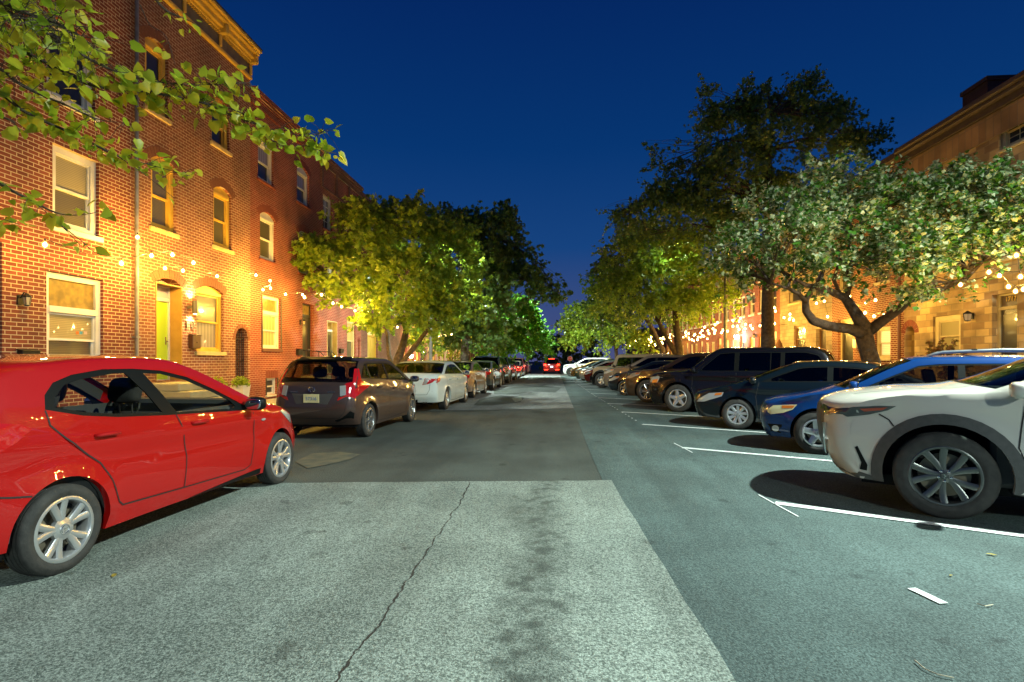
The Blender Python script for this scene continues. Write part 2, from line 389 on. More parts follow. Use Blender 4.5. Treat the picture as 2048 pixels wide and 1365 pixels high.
# bay lines
def stripe(name, a, b, w, z=.012, label=None, group=None):
    a = Vector(a[:2]); b = Vector(b[:2]); t = (b - a).normalized(); n = Vector((-t.y, t.x)) * w / 2
    mb = MB(); m = max(2, int((b - a).length / .25)); vs = []
    for i in range(m + 1):
        p = a.lerp(b, i / m); e1 = 1 + .12 * noise.noise(Vector((p.x * 9, p.y * 9, 0))); e2 = 1 + .12 * noise.noise(Vector((p.x * 9, p.y * 9, 5)))
        vs += [(*(p + n * e1), z), (*(p - n * e2), z)]
    mb.add(vs, [[2 * i + 1, 2 * i + 3, 2 * i + 2, 2 * i] for i in range(m)])
    o = mb.build(name, white_paint); return tag(o, label, kind='structure')
HD = Vector((-.8678, .4969))
starts = [(2.24, 5.76), (2.13, 9.30), (2.01, 12.65), (1.91, 15.67), (1.82, 18.74), (1.73, 21.6), (1.66, 24.6), (1.6, 27.7), (1.55, 30.9), (1.5, 34.1), (1.45, 37.3), (1.4, 40.5), (1.36, 43.7)]
for s_ in starts:
    e_ = Vector(s_) - HD * 6.2
    stripe('bay_line', s_, e_, .12)
def thin(px1, px2, w=.03):
    a = G(*px1); b = G(*px2); stripe('paint_mark', a, b, w)
thin((1517, 992), (1597, 1036), .018); thin((1823, 1180), (1888, 1211), .06)
for q in [((1348, 888), (1366, 897)), ((1370, 899), (1385, 907))]: thin(*q, .02)
for i in range(len(starts) - 1):
    a = Vector(starts[i]); b = Vector(starts[i + 1])
    for k in (.25, .42, .58, .75, .92):
        p = a.lerp(b, k)
        if i > 1: stripe('paint_mark', p, p + (b - a) * .045, .035)
# kerbs and pavements
for sgn, x, xo, nm in ((-1, CL, -9.75, 'left'), (1, CR, 13.05, 'right')):
    mb = MB()
    for i in range(90):
        y = -40 + i * 1.25 + .62
        mb.box((x + sgn * .075, y, .06), (.15, 1.242, .18), bev=.012)
    tag(mb.build('kerb', limestone), kind='structure')
    mb = MB(); w = abs(xo - x) - .15
    V = []
    n = 75
    for i in range(n):
        y = -40 + i * 1.5; 
        for k in range(3):
            cx = x + sgn * (.155 + w * (k + .5) / 3); mb.box((cx, y + .75, .09), (w / 3 - .012, 1.488, .11), bev=.006)
    tag(mb.build('pavement', concrete), kind='structure')
# leaves and twigs fallen on the road
lf = leafmat('fallen_leaf', (.45, .33, .05), (.35, .28, .06), .3)
def flat_leaf(p, s, a, label):
    mb = MB(); o = []
    for (x, y, z) in [(0, -1, .0), (.45, -.3, .12), (.35, .5, .2), (0, 1, .05), (-.35, .5, .22), (-.45, -.3, .1), (0, 0, .02)]:
        o.append((x * s, y * s, .014 + z * s * .6))
    mb.add(o, [[0, 1, 6], [1, 2, 6], [2, 3, 6], [3, 4, 6], [4, 5, 6], [5, 0, 6]])
    ob = mb.build('fallen_leaf', lf); ob.location = (p.x, p.y, 0); ob.rotation_euler.z = a
    tag(ob, label, 'leaf', 'fallen leaves and bits on the road')
flat_leaf(G(228, 1155), .035, .6, 'yellow leaf lying on pale road by red car rear wheel')
flat_leaf(G(1983, 1113), .035, 1.2, 'curled tan leaf on dark asphalt near the bay line of the white crossover')
flat_leaf(G(1902, 1155), .018, 2.2, 'tiny pale leaf scrap on asphalt above the short paint mark')
for pts, lb in [([(1830, 1328), (1850, 1345), (1875, 1356), (1908, 1363)], 'long pale curved twig on asphalt near the bottom edge'), ([(1954, 1213), (1970, 1218), (1986, 1215)], 'short pale curved twig on asphalt at far right')]:
    mb = MB(); q = [G(*p) for p in pts]; mb.tube([(p.x, p.y, .016) for p in q], .003, 5)
    tag(mb.build('fallen_twig', noisy('dry_twig', (.5, .45, .33), (.4, .34, .25), 20, .8, 0)), lb, 'twig', 'fallen leaves and bits on the road')
# ================================================================= BUILDINGS
def panemat(name, c1, c2, freq=28, rough=.5, vert=False, es=0.0):
    """slatted blind seen behind a pane; clear coat is the glass"""
    if name in MATS: return MATS[name]
    m = mat(name, c1, rough, coat=1.0); b = BS(m); b.inputs['Coat Roughness'].default_value = .01
    g = N(m, 'ShaderNodeNewGeometry'); s = N(m, 'ShaderNodeSeparateXYZ'); L(m, g.outputs['Position'], s.inputs[0])
    w = N(m, 'ShaderNodeMath', operation='SINE'); k = N(m, 'ShaderNodeMath', operation='MULTIPLY'); k.inputs[1].default_value = freq * 6.283
    L(m, s.outputs['Y' if vert else 'Z'], k.inputs[0]); L(m, k.outputs[0], w.inputs[0])
    q = N(m, 'ShaderNodeMapRange'); q.inputs['From Min'].default_value = -1; L(m, w.outputs[0], q.inputs['Value'])
    x = N(m, 'ShaderNodeMixRGB'); x.inputs[1].default_value = (*c1, 1); x.inputs[2].default_value = (*c2, 1)
    L(m, q.outputs[0], x.inputs[0]); L(m, x.outputs[0], b.inputs['Base Color'])
    if es: L(m, x.outputs[0], b.inputs['Emission Color']); b.inputs['Emission Strength'].default_value = es
    return m
P_blind = panemat('pane_with_blind', (.36, .31, .16), (.24, .20, .10))
P_blind_dim = panemat('pane_with_drawn_blind', (.105, .09, .055), (.065, .055, .035))
P_dark = mat('pane_dark', (.022, .020, .018), .3, coat=.35)
P_curt = panemat('pane_with_curtain', (.30, .27, .25), (.18, .165, .16), 7, vert=True)
P_curt_lit = panemat('pane_with_lit_curtain', (.5, .38, .13), (.36, .26, .08), 5, vert=True, es=.25)
P_lit = panemat('pane_lit_blind', (.85, .66, .30), (.7, .50, .2), 14, es=.7)
P_trans = noisy('pane_transom', (.30, .20, .04), (.16, .11, .03), 7, .3, 0, coat=1)
P_rect = mat('pane_grey', (.09, .085, .08), .2, coat=1)
class Bld:
    def __init__(s, name, label, X, side, y0, y1, zt, m, group=None, depth=9.0, cat='house', z0=0.0):
        s.X, s.side, s.y0, s.y1, s.zt, s.z0, s.m, s.depth = X, side, y0, y1, zt, z0, m, depth
        s.e = tag(empty(name, (X, (y0 + y1) / 2, 0)), label, cat, group); s.ops = []
    def p(s, a, z, o): return (s.side * o, a - (s.y0 + s.y1) / 2, z)
    def bx(s, mb, a0, a1, z0, z1, o0, o1, bev=0):
        c = s.p((a0 + a1) / 2, (z0 + z1) / 2, (o0 + o1) / 2); mb.box(c, (abs(o1 - o0), abs(a1 - a0), abs(z1 - z0)), bev=bev)
    def loop(s, a0, a1, z0, z1, rise=0, n=10):
        if rise <= 0: return [(a0, z0), (a1, z0), (a1, z1), (a0, z1)]
        w = (a1 - a0) / 2; zs = z1 - rise; pts = [(a0, z0), (a1, z0)]
        for i in range(n + 1):
            t = -1 + 2 * i / n; r = ((w * w + rise * rise) / (2 * rise)); dz = math.sqrt(max(0, r * r - (w * t) ** 2)) - (r - rise)
            pts.append((a0 + w - w * t, zs + dz))
        return pts
    def cyc(s, mb, poly, o0, o1, holes=()):
        """extruded flat ring or plate, face at o1, back at o0"""
        V, T = tri2d(poly, holes); mb.add([s.p(v[0], v[1], o1) for v in V], T if s.side > 0 else [t[::-1] for t in T])
        for lp in [poly] + list(holes):
            n = len(lp); vs = [s.p(a, z, o1) for a, z in lp] + [s.p(a, z, o0) for a, z in lp]
            mb.add(vs, [[i, (i + 1) % n, (i + 1) % n + n, i + n] for i in range(n)])
    def window(s, a0, a1, z0, z1, rise=0, fm=None, panes=(P_dark, P_dark), fw=.08, sill=.07, sillm=None, arch=None, mid=.5, cols=0, rows=0, transom=None, name='window', rec=.11, frameband=None, head=True):
        fm = fm or trim_white; lp = s.loop(a0, a1, z0, z1, rise); s.ops.append((lp, rec))
        mb = MB(); zt = z1 - rise; inner = [(a0 + fw, z0 + fw * .8), (a1 - fw, z0 + fw * .8), (a1 - fw, zt - fw), (a0 + fw, zt - fw)]
        s.cyc(mb, lp, -rec - .06, -rec + .035, [inner])
        if rise: s.bx(mb, a0 + fw * .5, a1 - fw * .5, zt - fw * .9, zt - fw * .3, -rec + .03, -rec + .07)
        ia0, ia1, iz0, iz1 = a0 + fw, a1 - fw, z0 + fw * .8, zt - fw
        if transom:
            ztr = transom; s.bx(mb, ia0, ia1, ztr - .06, ztr + .06, -rec - .04, -rec + .06)
            if len(panes) > 2:
                q = MB(); s.bx(q, ia0, ia1, ztr + .06, iz1, -rec - .03, -rec - .015)
            iz1b = iz1; iz1 = ztr - .06
        zm = iz0 + (iz1 - iz0) * mid; sw = .045
        # upper sash set forward, lower sash behind
        if name != 'door':
            for (b0, b1, o) in ((zm - .02, iz1, -rec + .008), (iz0, zm + .02, -rec - .022)):
                outer = [(ia0 + .002, b0), (ia1 - .002, b0), (ia1 - .002, b1), (ia0 + .002, b1)]
                s.cyc(mb, outer, o - .03, o, [[(ia0 + sw, b0 + sw), (ia1 - sw, b0 + sw), (ia1 - sw, b1 - sw), (ia0 + sw, b1 - sw)]])
                for c in range(1, cols):
                    t = ia0 + sw + (ia1 - ia0 - 2 * sw) * c / cols; s.bx(mb, t - .011, t + .011, b0 + sw, b1 - sw, o - .02, o - .004)
                for c in range(1, rows):
                    t = b0 + sw + (b1 - b0 - 2 * sw) * c / rows; s.bx(mb, ia0 + sw, ia1 - sw, t - .011, t + .011, o - .021, o - .005)
        w = mb.build(name, fm, s.e)
        if transom and len(panes) > 2: q.build('pane', panes[2], w)
        q = MB(); s.bx(q, ia0 + .01, ia1 - .01, zm, iz1 - .01, -rec - .034, -rec - .024); q.build('pane', panes[0], w)
        q = MB(); s.bx(q, ia0 + .01, ia1 - .01, iz0 + .01, zm - .004, -rec - .062, -rec - .052); q.build('pane', panes[1], w)
        if sill:
            q = MB(); s.bx(q, a0 - .07, a1 + .07, z0 - sill * 1.6, z0 - .003, -rec + .02, .06, bev=.01); q.build('sill', sillm or fm, w)
        if arch: s.arch(a0, a1, z1, rise, arch)
        if frameband:
            q = MB(); g = frameband; s.bx(q, a0 - g, a0 - .003, z0, z1 - rise, .0, .02); s.bx(q, a1 + .003, a1 + g, z0, z1 - rise, .0, .02); q.build('surround', trim_dark, s.e)
        return w
    def arch(s, a0, a1, z1, rise, m, d=.24):
        """header of upright bricks, each a little proud of the wall"""
        mb = MB(); w = (a1 - a0) / 2; n = max(8, int((a1 - a0 + .2) / .082))
        rise = max(rise, .001); r = (w * w + rise * rise) / (2 * rise); ac, zc = (a0 + a1) / 2, z1 - r
        am = math.asin(min(1, (w + (.06 if rise < w * .9 else 0)) / r))
        if rise > w * .9: am = math.pi / 2; r = w; zc = z1 - w
        for i in range(n):
            t = -am + 2 * am * (i + .5) / n; hw = r * am / n - .006
            pts = []
            for rr in (r + .006, r + d):
                for q in (-1, 1):
                    tt = t + q * hw / r; pts.append((ac + rr * math.sin(tt), zc + rr * math.cos(tt)))
            vs = [s.p(*pts[k], o) for o in (.0, .006 + .004 * (i % 2)) for k in (0, 1, 3, 2)]
            mb.add(vs, [[4, 5, 6, 7], [0, 1, 5, 4], [1, 2, 6, 5], [2, 3, 7, 6], [3, 0, 4, 7]])
        return mb.build('brick_arch', m, s.e)
    def door(s, a0, a1, z0, z1, dm, fm=None, rise=0, rec=.3, transom=None, tm=None, jambm=None, arch=None, glazed=False, panel=True, fw=.06):
        fm = fm or trim_white; lp = s.loop(a0, a1, z0, z1, rise); s.ops.append((lp, rec))
        zt = z1 - rise; mb = MB(); dz1 = transom or zt - fw
        s.cyc(mb, lp, -rec - .06, -rec + .03, [[(a0 + fw, z0 + .02), (a1 - fw, z0 + .02), (a1 - fw, dz1), (a0 + fw, dz1)]] + ([[(a0 + fw, transom + .09), (a1 - fw, transom + .09), (a1 - fw, zt - .05), (a0 + fw, zt - .05)]] if transom else []))
        d = mb.build('door_frame', fm, s.e)
        if jambm:
            q = MB()
            s.bx(q, a0 + .002, a0 + .03, z0, zt, -rec + .03, .012); s.bx(q, a1 - .03, a1 - .002, z0, zt, -rec + .03, .012); s.bx(q, a0 + .03, a1 - .03, zt - .03, zt - .002, -rec + .03, .012)
            q.build('door_jamb', jambm, s.e)
        q = MB(); s.bx(q, a0 + fw + .003, a1 - fw - .003, z0 + .02, dz1 - .003, -rec - .035, -rec - .01)
        da0, da1 = a0 + fw, a1 - fw; W_ = da1 - da0
        if panel and not glazed:
            for (c0, c1) in ((.12, .46), (.54, .88)):
                for (h0, h1) in ((.06, .36), (.42, .62), (.67, .94)):
                    z_a = z0 + (dz1 - z0) * h0; z_b = z0 + (dz1 - z0) * h1
                    s.bx(q, da0 + W_ * c0, da0 + W_ * c1, z_a, z_b, -rec - .012, -rec + .002, bev=.006)
        dd = q.build('door', dm, s.e)
        if glazed:
            q = MB(); s.bx(q, da0 + W_ * .15, da1 - W_ * .15, z0 + (dz1 - z0) * .3, dz1 - .14, -rec - .012, -rec - .004); q.build('pane', P_dark, dd)
            q = MB(); s.cyc(q, [(da0 + W_ * .12, z0 + (dz1 - z0) * .28), (da1 - W_ * .12, z0 + (dz1 - z0) * .28), (da1 - W_ * .12, dz1 - .11), (da0 + W_ * .12, dz1 - .11)], -rec - .01, -rec + .006, [[(da0 + W_ * .16, z0 + (dz1 - z0) * .3), (da1 - W_ * .16, z0 + (dz1 - z0) * .3), (da1 - W_ * .16, dz1 - .14), (da0 + W_ * .16, dz1 - .14)]]); q.build('glazing_bead', dm, dd)
        q = MB(); c = s.p(da1 - .09 if s.side > 0 else da0 + .09, z0 + 1.0, -rec + .03); q.blob(c, (.03, .03, .03), 8, 6); s.bx(q, c[1] + (s.y0 + s.y1) / 2 - .02, c[1] + (s.y0 + s.y1) / 2 + .02, z0 + .92, z0 + 1.12, -rec - .01, -rec + .004); q.build('handle', chrome, dd)
        if transom:
            q = MB(); s.bx(q, a0 + fw + .002, a1 - fw - .002, transom + .093, zt - .053, -rec - .03, -rec - .01); q.build('transom_pane', tm or P_rect, s.e)
        if arch: s.arch(a0, a1, z1, rise, arch)
    def gate(s, a0, a1, z0, z1, m, arch=None, rec=.45, back=None):
        lp = s.loop(a0, a1, z0, z1, (a1 - a0) / 2 * .98, 14); s.ops.append((lp, rec))
        q = MB(); s.bx(q, a0 - .0, a1 + .0, z0, z1, -rec - .02, -rec); q.build('passage_back', back or dark, s.e)
        q = MB(); n = max(4, int((a1 - a0) / .11))
        for i in range(n + 1):
            a = a0 + .02 + (a1 - a0 - .04) * i / n; w = (a1 - a0) / 2; h = z1 - w + math.sqrt(max(.0, w * w - (a - (a0 + a1) / 2) ** 2)) - .02
            q.tube([s.p(a, z0 + .03, -.14), s.p(a, h, -.14)], .010, 6)
        for z in (z0 + .12, z0 + (z1 - z0) * .55, z1 - (a1 - a0) / 2): s.bx(q, a0 + .01, a1 - .01, z - .015, z + .015, -.15, -.13)
        q.build('iron_gate', m, s.e)
        if arch: s.arch(a0, a1, z1, (a1 - a0) / 2 * .98, arch, .12)
    def finish(s, cap=None, thick=.22):
        mb = MB(); poly = s.loop(s.y0, s.y1, s.z0, s.zt)
        V, T = tri2d(poly, [o[0] for o in s.ops]); mb.add([s.p(v[0], v[1], 0) for v in V], T if s.side > 0 else [t[::-1] for t in T])
        for lp, rec in s.ops:
            n = len(lp); vs = [s.p(a, z, 0) for a, z in lp] + [s.p(a, z, -rec - .05) for a, z in lp]
            mb.add(vs, [[i, i + n, (i + 1) % n + n, (i + 1) % n] for i in range(n)])
        # flanks and back
        e = s.y0, s.y1
        for a in e: mb.add([s.p(a, s.z0, 0), s.p(a, s.z0, -s.depth), s.p(a, s.zt, -s.depth), s.p(a, s.zt, 0)], [[0, 1, 2, 3]])
        mb.add([s.p(s.y0, s.z0, -s.depth), s.p(s.y1, s.z0, -s.depth), s.p(s.y1, s.zt, -s.depth), s.p(s.y0, s.zt, -s.depth)], [[0, 1, 2, 3]])
        w = mb.build('wall', s.m, s.e)
        q = MB(); q.add([s.p(s.y0, s.zt - .02, -.01), s.p(s.y1, s.zt - .02, -.01), s.p(s.y1, s.zt - .02, -s.depth + .01), s.p(s.y0, s.zt - .02, -s.depth + .01)], [[0, 1, 2, 3]])
        q.build('roof', roofing, s.e); return w
LX = -9.7
def ya(px, X=LX): return VX(px, 700, X).y
def zz(px, py, X=LX): return VX(px, py, X).z
def W4(b, pl, pr, pt, pb, X=LX, ref=None, **k):
    """window spanned by its left and right picture columns, top and bottom taken at column ref"""
    a0, a1 = sorted((ya(pl, X), ya(pr, X))); r = pl if ref is None else ref
    return b.window(a0, a1, zz(r, pb, X), zz(r, pt, X), **k)
Y = [ya(-330), ya(262), ya(500), ya(641), ya(722), ya(777)]
# ---- house 1 : red brick with white windows
h = Bld('row_house', 'red brick house at far left with white sash windows and a downpipe', LX, 1, Y[0], Y[1], 12.3, brickA, 'row houses on the left')
W4(h, 93, 207, 541, 735, transom=zz(93, 616), panes=(P_blind, P_blind_dim, P_trans), fw=.12, ref=93, mid=.46)
W4(h, 105, 198, 285, 450, ref=105, panes=(P_blind, P_blind_dim), fw=.13)
W4(h, 93, 190, 20, 183, ref=93, panes=(P_dark, P_dark), fw=.12)
h.window(h.y1 - 8.9, h.y1 - 7.6, 4.4, 6.7, fw=.13, panes=(P_blind_dim, P_dark)); h.window(h.y1 - 8.9, h.y1 - 7.6, 8.1, 10.3, fw=.13)
for k_, (px_, c_) in enumerate(((164, (.5, .12, .02)), (171, (.05, .25, .4)), (180, (.5, .35, .3)))):
    mb = MB(); h.bx(mb, ya(px_), ya(px_ + 6), zz(px_, 669), zz(px_, 663), -.136, -.132); mb.build('window_sticker', mat('sticker%d' % k_, c_, .5), h.e)
a1 = ya(4); h.door(a1 - 1.15, a1, .75, 3.55, mat('door_black', (.01, .01, .012), .3, coat=1), trim_white, transom=2.95, rec=.12, fw=.1)
h.finish()
q = MB(); h.bx(q, Y[0], Y[1], 12.3, 12.5, -.1, .35, bev=.02); h.bx(q, Y[0], Y[1] - .002, 12.0, 12.297, -.02, .2, bev=.02); q.build('cornice', trim_yellow, h.e)
dp = MB(); a = ya(268); dp.tube([h.p(a, .3, .07), h.p(a, 11.9, .07), h.p(a, 12.05, .2)], .045, 10)
for z in (2, 4.1, 6.4, 8.7, 11): dp.box(h.p(a, z, .05), (.12, .13, .04))
dp.build('downpipe', zinc, h.e)
# ---- house 2 : brown brick, ochre trim, arched heads
h = Bld('row_house', 'brown brick house with ochre arched windows, bracketed cornice and lime green door', LX, 1, Y[1], Y[2], 10.45, brickB, 'row houses on the left')

P2 = (P_blind_dim, P_blind_dim)
def aw(pl, pr, pt, pb, **k):
    W4(h, pl, pr, pt, pb, ref=k.pop('ref', pl), rise=.16, fm=trim_yellow, sillm=noisy('ochre_sill', (.60, .45, .2), (.5, .36, .15), 4, .7, .1), arch=mat('arch_brick', (.17, .06, .032), .85), **k)
aw(393, 447, 567, 703, panes=(P_rect, P_curt), fw=.10)
aw(302, 352, 303, 452, panes=P2, fw=.13); aw(427, 463, 366, 490, panes=P2, fw=.13)
aw(290, 336, 62, 212, panes=(P_dark, P_dark), fw=.13); aw(423, 459, 186, 283, panes=(P_dark, P_dark), fw=.13)
lime = mat('lime_green_door', (.42, .62, .03), .35, coat=1)
a0, a1 = ya(311), ya(364); h.door(a0, a1, .95, zz(311, 552), lime, mat('sidelight_white', (.5, .5, .55), .4), rise=.14, rec=.34, transom=zz(311, 597) , tm=mat('pane_pale', (.45, .42, .5), .2, coat=1), jambm=noisy('ochre_jamb', (.36, .20, .045), (.30, .165, .035), 5, .55, .1), arch=MATS['arch_brick'], panel=False)
h.gate(ya(471), ya(496), .2, zz(471, 655), iron, arch=MATS['arch_brick'], back=noisy('ochre_boards', (.40, .26, .07), (.30, .19, .05), 3, .6, .2))
h.finish()
# cornice with panels and brackets
q = MB(); y0, y1, zt = Y[1] + .02, Y[2] - .02, 10.45
for (za, zb, o) in ((zt - .02, zt + .08, .10), (zt + .50, zt + .58, .15), (zt + .58, zt + .72, .24), (zt + .72, zt + .80, .34), (zt + .80, zt + .89, .42)):
    h.bx(q, y0, y1, za + .002, zb, -.05, o, bev=.012)
q.build('cornice', trim_yellow, h.e)
q = MB(); h.bx(q, y0, y1, zt + .08, zt + .50, -.05, .05); q.build('cornice_panel', noisy('cornice_grey_panel', (.16, .125, .085), (.12, .09, .06), 5, .7, .2), h.e)
q = MB(); n = 60
for i in range(n):
    a = y0 + (y1 - y0) * (i + .5) / n
    if i == 0: h.bx(q, a - .018, a + .018, zt + .43, zt + .502, .05, .12); dn0 = q.build('dentil', trim_yellow, h.e)
    else: dc = dn0.copy(); COL.objects.link(dc); dc.parent = h.e; dc.location.y = (y1 - y0) * i / n
for t in (.02, .345, .66, .985):
    q = MB(); a = y0 + (y1 - y0) * t; h.bx(q, a - .07, a + .07, zt + .44, zt + .72, .05, .32, bev=.03); h.bx(q, a - .05, a + .05, zt + .10, zt + .44, .05, .12, bev=.02); q.build('bracket', trim_yellow, h.e)
q = MB(); h.bx(q, y0, y1, zt + .89, zt + .92, -1.5, .44); q.build('roof_edge', roofing, h.e)
# stoop of house 2
st = MB(); am = (a0 + a1) / 2
for i in range(4): st.box((LX + .25 + .15 * (4 - i), am, .145 + .095 + .19 * i), (.5 + .30 * (4 - i) - .004 * i, 1.5, .188), bev=.02)
tag(st.build('stoop', noisy('pale_stone_steps', (.62, .58, .42), (.5, .46, .32), 3, .7, .1)), 'four pale stone steps below the lime green door', 'steps')
# ---- house 3
h = Bld('row_house', 'orange red brick house with white arched windows and a dark framed bay opening', LX, 1, Y[2], Y[3], 10.25, brickC, 'row houses on the left')
ab = mat('arch_brick_red', (.19, .045, .028), .85)
W4(h, 525, 561, 590, 697, ref=525, fm=trim_white, transom=zz(525, 624), panes=(P_curt_lit, P_curt_lit, P_trans), fw=.10, frameband=.06, sillm=mat('dark_red_stone', (.13, .05, .035), .7))
for (l, r_, t, b_, pn) in ((520, 551, 418, 516, P_blind_dim), (597, 620, 457, 545, P_dark), (516, 547, 267, 356, P_curt), (594, 618, 326, 402, P_curt)):
    W4(h, l, r_, t, b_, ref=l, rise=.17, panes=(pn, P_dark if pn is not P_blind_dim else pn), arch=ab, fw=.11, sillm=ab, sill=.05)
h.door(ya(605), ya(627), .9, zz(605, 606), noisy('dark_door', (.03, .035, .03), (.02, .02, .02), 4, .3, 0), trim_dark, rec=.16, transom=zz(605, 632), tm=P_trans, glazed=True)
h.window(ya(533), ya(554), .28, zz(533, 757), rise=0, fm=trim_white, panes=(P_dark, P_dark), fw=.045, frameband=.05, arch=ab, sill=.04, sillm=limestone, name='window', mid=.5)
h.finish()
q = MB(); n = 70
for i in range(n):
    a = Y[2] + (Y[3] - Y[2]) * (i + .5) / n; h.bx(q, a - .03, a + .03, 9.75, 9.98, 0, .06)
for k, (za, zb, o) in enumerate(((9.98, 10.05, .09), (10.052, 10.13, .13), (10.132, 10.27, .18))): h.bx(q, Y[2] + .01, Y[3] - .01, za, zb, 0, o)
q.build('corbelled_cornice', brickC, h.e)
sp = MB(); am = (ya(605) + ya(627)) / 2
for i in range(4): sp.box((LX + .2 + .14 * (4 - i), am, .145 + .09 + .18 * i), (.4 + .28 * (4 - i) - .004 * i, 1.3, .178), bev=.015)
tag(sp.build('stoop', limestone), 'low stone steps below the glazed dark door', 'steps')
rl = MB(); 
for s_ in (-.6, .6):
    rl.tube([(LX + .05, am + s_, 1.85), (LX + .75, am + s_, 1.8), (LX + 1.35, am + s_, 1.15), (LX + 1.35, am + s_, .16)], .016, 6)
    for k in range(5):
        x = LX + .15 + k * .28; rl.tube([(x, am + s_, .5), (x, am + s_, 1.84 if x < LX + .75 else 1.84 - (x - LX - .75) * 1.08)], .009, 6)
tag(rl.build('handrail', iron), 'black iron railing on the steps of the glazed dark door', 'railing')
# ---- house 4
h = Bld('row_house', 'red brick house with recessed parapet panels and cream door surrounds', LX, 1, Y[3], Y[4], 10.15, brickC, 'row houses on the left')
h.door(ya(654), ya(674), .9, zz(654, 641), mat('door_olive', (.12, .11, .04), .4), trim_white, rec=.22, transom=zz(654, 662), tm=P_trans, jambm=noisy('cream_jamb', (.58, .47, .22), (.5, .4, .18), 4, .6, .1), glazed=True)
W4(h, 694, 711, 640, 722, ref=694, fm=MATS['cream_jamb'], panes=(P_curt_lit, P_blind_dim), fw=.12)
h.gate(ya(718), ya(733) - .02 if ya(733) - .02 < Y[4] else Y[4] - .15, .2, 2.3, iron, arch=ab) if ya(731) < Y[4] - .1 else h.gate(ya(712) + .3, Y[4] - .2, .2, 2.5, iron, arch=ab)
for (l, r_, t, b_) in ((646, 664, 388, 455), (683, 697, 430, 487), (648, 666, 520, 590), (686, 700, 540, 600)):
    W4(h, l, r_, t, b_, ref=l, panes=(P_curt, P_dark), cols=2, rows=2, fw=.08, sillm=ab, sill=.04)
h.finish()
q = MB(); y0, y1 = Y[3], Y[4]
for i in range(40):
    a = y0 + (y1 - y0) * (i + .5) / 40; h.bx(q, a - .05, a + .05, 9.72, 9.9, 0, .06)
h.bx(q, y0 + .01, y1 - .01, 9.9, 10.02, 0, .09); h.bx(q, y0 + .01, y1 - .01, 10.022, 10.17, 0, .14)
h.bx(q, y0 + .01, y1 - .01, 8.75, 8.83, 0, .05)
for t in (0, .33, .66, 1):
    a = y0 + .12 + (y1 - y0 - .24) * t; h.bx(q, a - .1, a + .1, 8.835, 9.715, 0, .055)
q.build('parapet', brickD, h.e)
# ---- house 5 and on
h = Bld('row_house', 'dark gabled party wall house with tall yellow doorway behind the maple', LX, 1, Y[4], Y[5] + 2.5, 10.05, brickD, 'row houses on the left')
h.door(ya(735), ya(756), .5, 3.3, mat('door_yellow', (.5, .36, .05), .4), trim_yellow, rec=.15, transom=2.75, tm=P_lit)
h.window(ya(735), ya(752), 5.2, 7.0, panes=(P_dark, P_dark)); h.window(ya(735), ya(752), 7.9, 9.3, panes=(P_dark, P_dark))
h.finish()
y = Y[5] + 2.5
far_l = ['pale brick house beyond the maple with cream sash windows', 'red brick house far left beside the second porch lamp', 'brown brick house behind the dark tree with cream frames', 'red brick house behind the leaning street trees', 'brown brick house before the bright green tree', 'last red brick house before the crossing on the left', 'plain brick house nearest the far crossing on the left']
for i, lb in enumerate(far_l):
    wd = 5.4; mm = [brickC, brickA, brickB, brickC, brickB, brickA, brickD][i]
    if y + wd > 69.5: break
    h = Bld('row_house', lb, LX, 1, y, y + wd, 8.6 + (i % 3) * .35, mm, 'row houses on the left')
    h.door(y + .5, y + 1.5, .75, 3.4, mat('door_far%d' % i, [(.3, .05, .03), (.03, .1, .08), (.25, .2, .05)][i % 3], .4), MATS['cream_jamb'], rec=.15, transom=2.85, tm=P_lit)
    h.window(y + 2.3, y + 3.3, 1.3, 3.2, panes=(P_lit, P_curt_lit), fw=.1, fm=MATS['cream_jamb']); h.window(y + 4.0, y + 4.9, 1.3, 3.2, panes=(P_curt_lit, P_curt_lit), fw=.1, fm=MATS['cream_jamb'])
    for zf in (4.6, 6.6):
        for dy in (.5, 2.3, 4.0): h.window(y + dy, y + dy + .95, zf, zf + 1.45, panes=(P_dark, P_blind_dim), fw=.09)
    h.finish(); q = MB(); h.bx(q, y + .02, y + wd - .02, h.zt, h.zt + .3, -.3, .3, bev=.03); q.build('cornice', trim_yellow if i % 2 else trim_white, h.e); y += wd
# ================================================================= RIGHT SIDE
RX = 13.0
def yr(px): return VX(px, 700, RX).y
def zr(px, py): return VX(px, py, RX).z
def WR(b, pl, pr, pt, pb, **k):
    a0, a1 = sorted((yr(pl), yr(pr))); r_ = k.pop('ref', pl); return b.window(a0, a1, zr(r_, pb), zr(r_, pt), **k)
Yr = [yr(2500), yr(1872), yr(1744), yr(1664), yr(1560), yr(1500), yr(1450), yr(1385)]
ZR = 9.0
ochre = noisy('warm_cream_trim', (.58, .48, .28), (.50, .40, .22), 4, .6, .1)
h = Bld('stone_house', 'sandstone block house at right with cream windows and brick chimney', RX, -1, Yr[0], yr(1808), ZR, stoneA, 'row houses on the right')
WR(h, 1999, 2085, 236, 303, ref=1999, cols=3, rows=2, fm=ochre, fw=.12, sill=.05)
WR(h, 1881, 1919, 308, 400, ref=1919, cols=3, rows=2, fm=ochre, fw=.12, sill=.05)
WR(h, 1866, 1921, 628, 712, ref=1921, fm=ochre, panes=(P_blind, P_blind), fw=.17, sill=.05)
WR(h, 1885, 1925, 430, 540, ref=1900, fm=ochre, fw=.12, sill=.05); WR(h, 2000, 2060, 400, 520, ref=2000, fm=ochre, fw=.12, sill=.05)
h.door(yr(2034), yr(1984), .6, zr(1990, 590), mat('door_bronze', (.035, .03, .025), .25, coat=1), ochre, rec=.18, transom=zr(1990, 621), tm=mat('transom_brown', (.10, .065, .03), .2, coat=1), glazed=True, fw=.09)
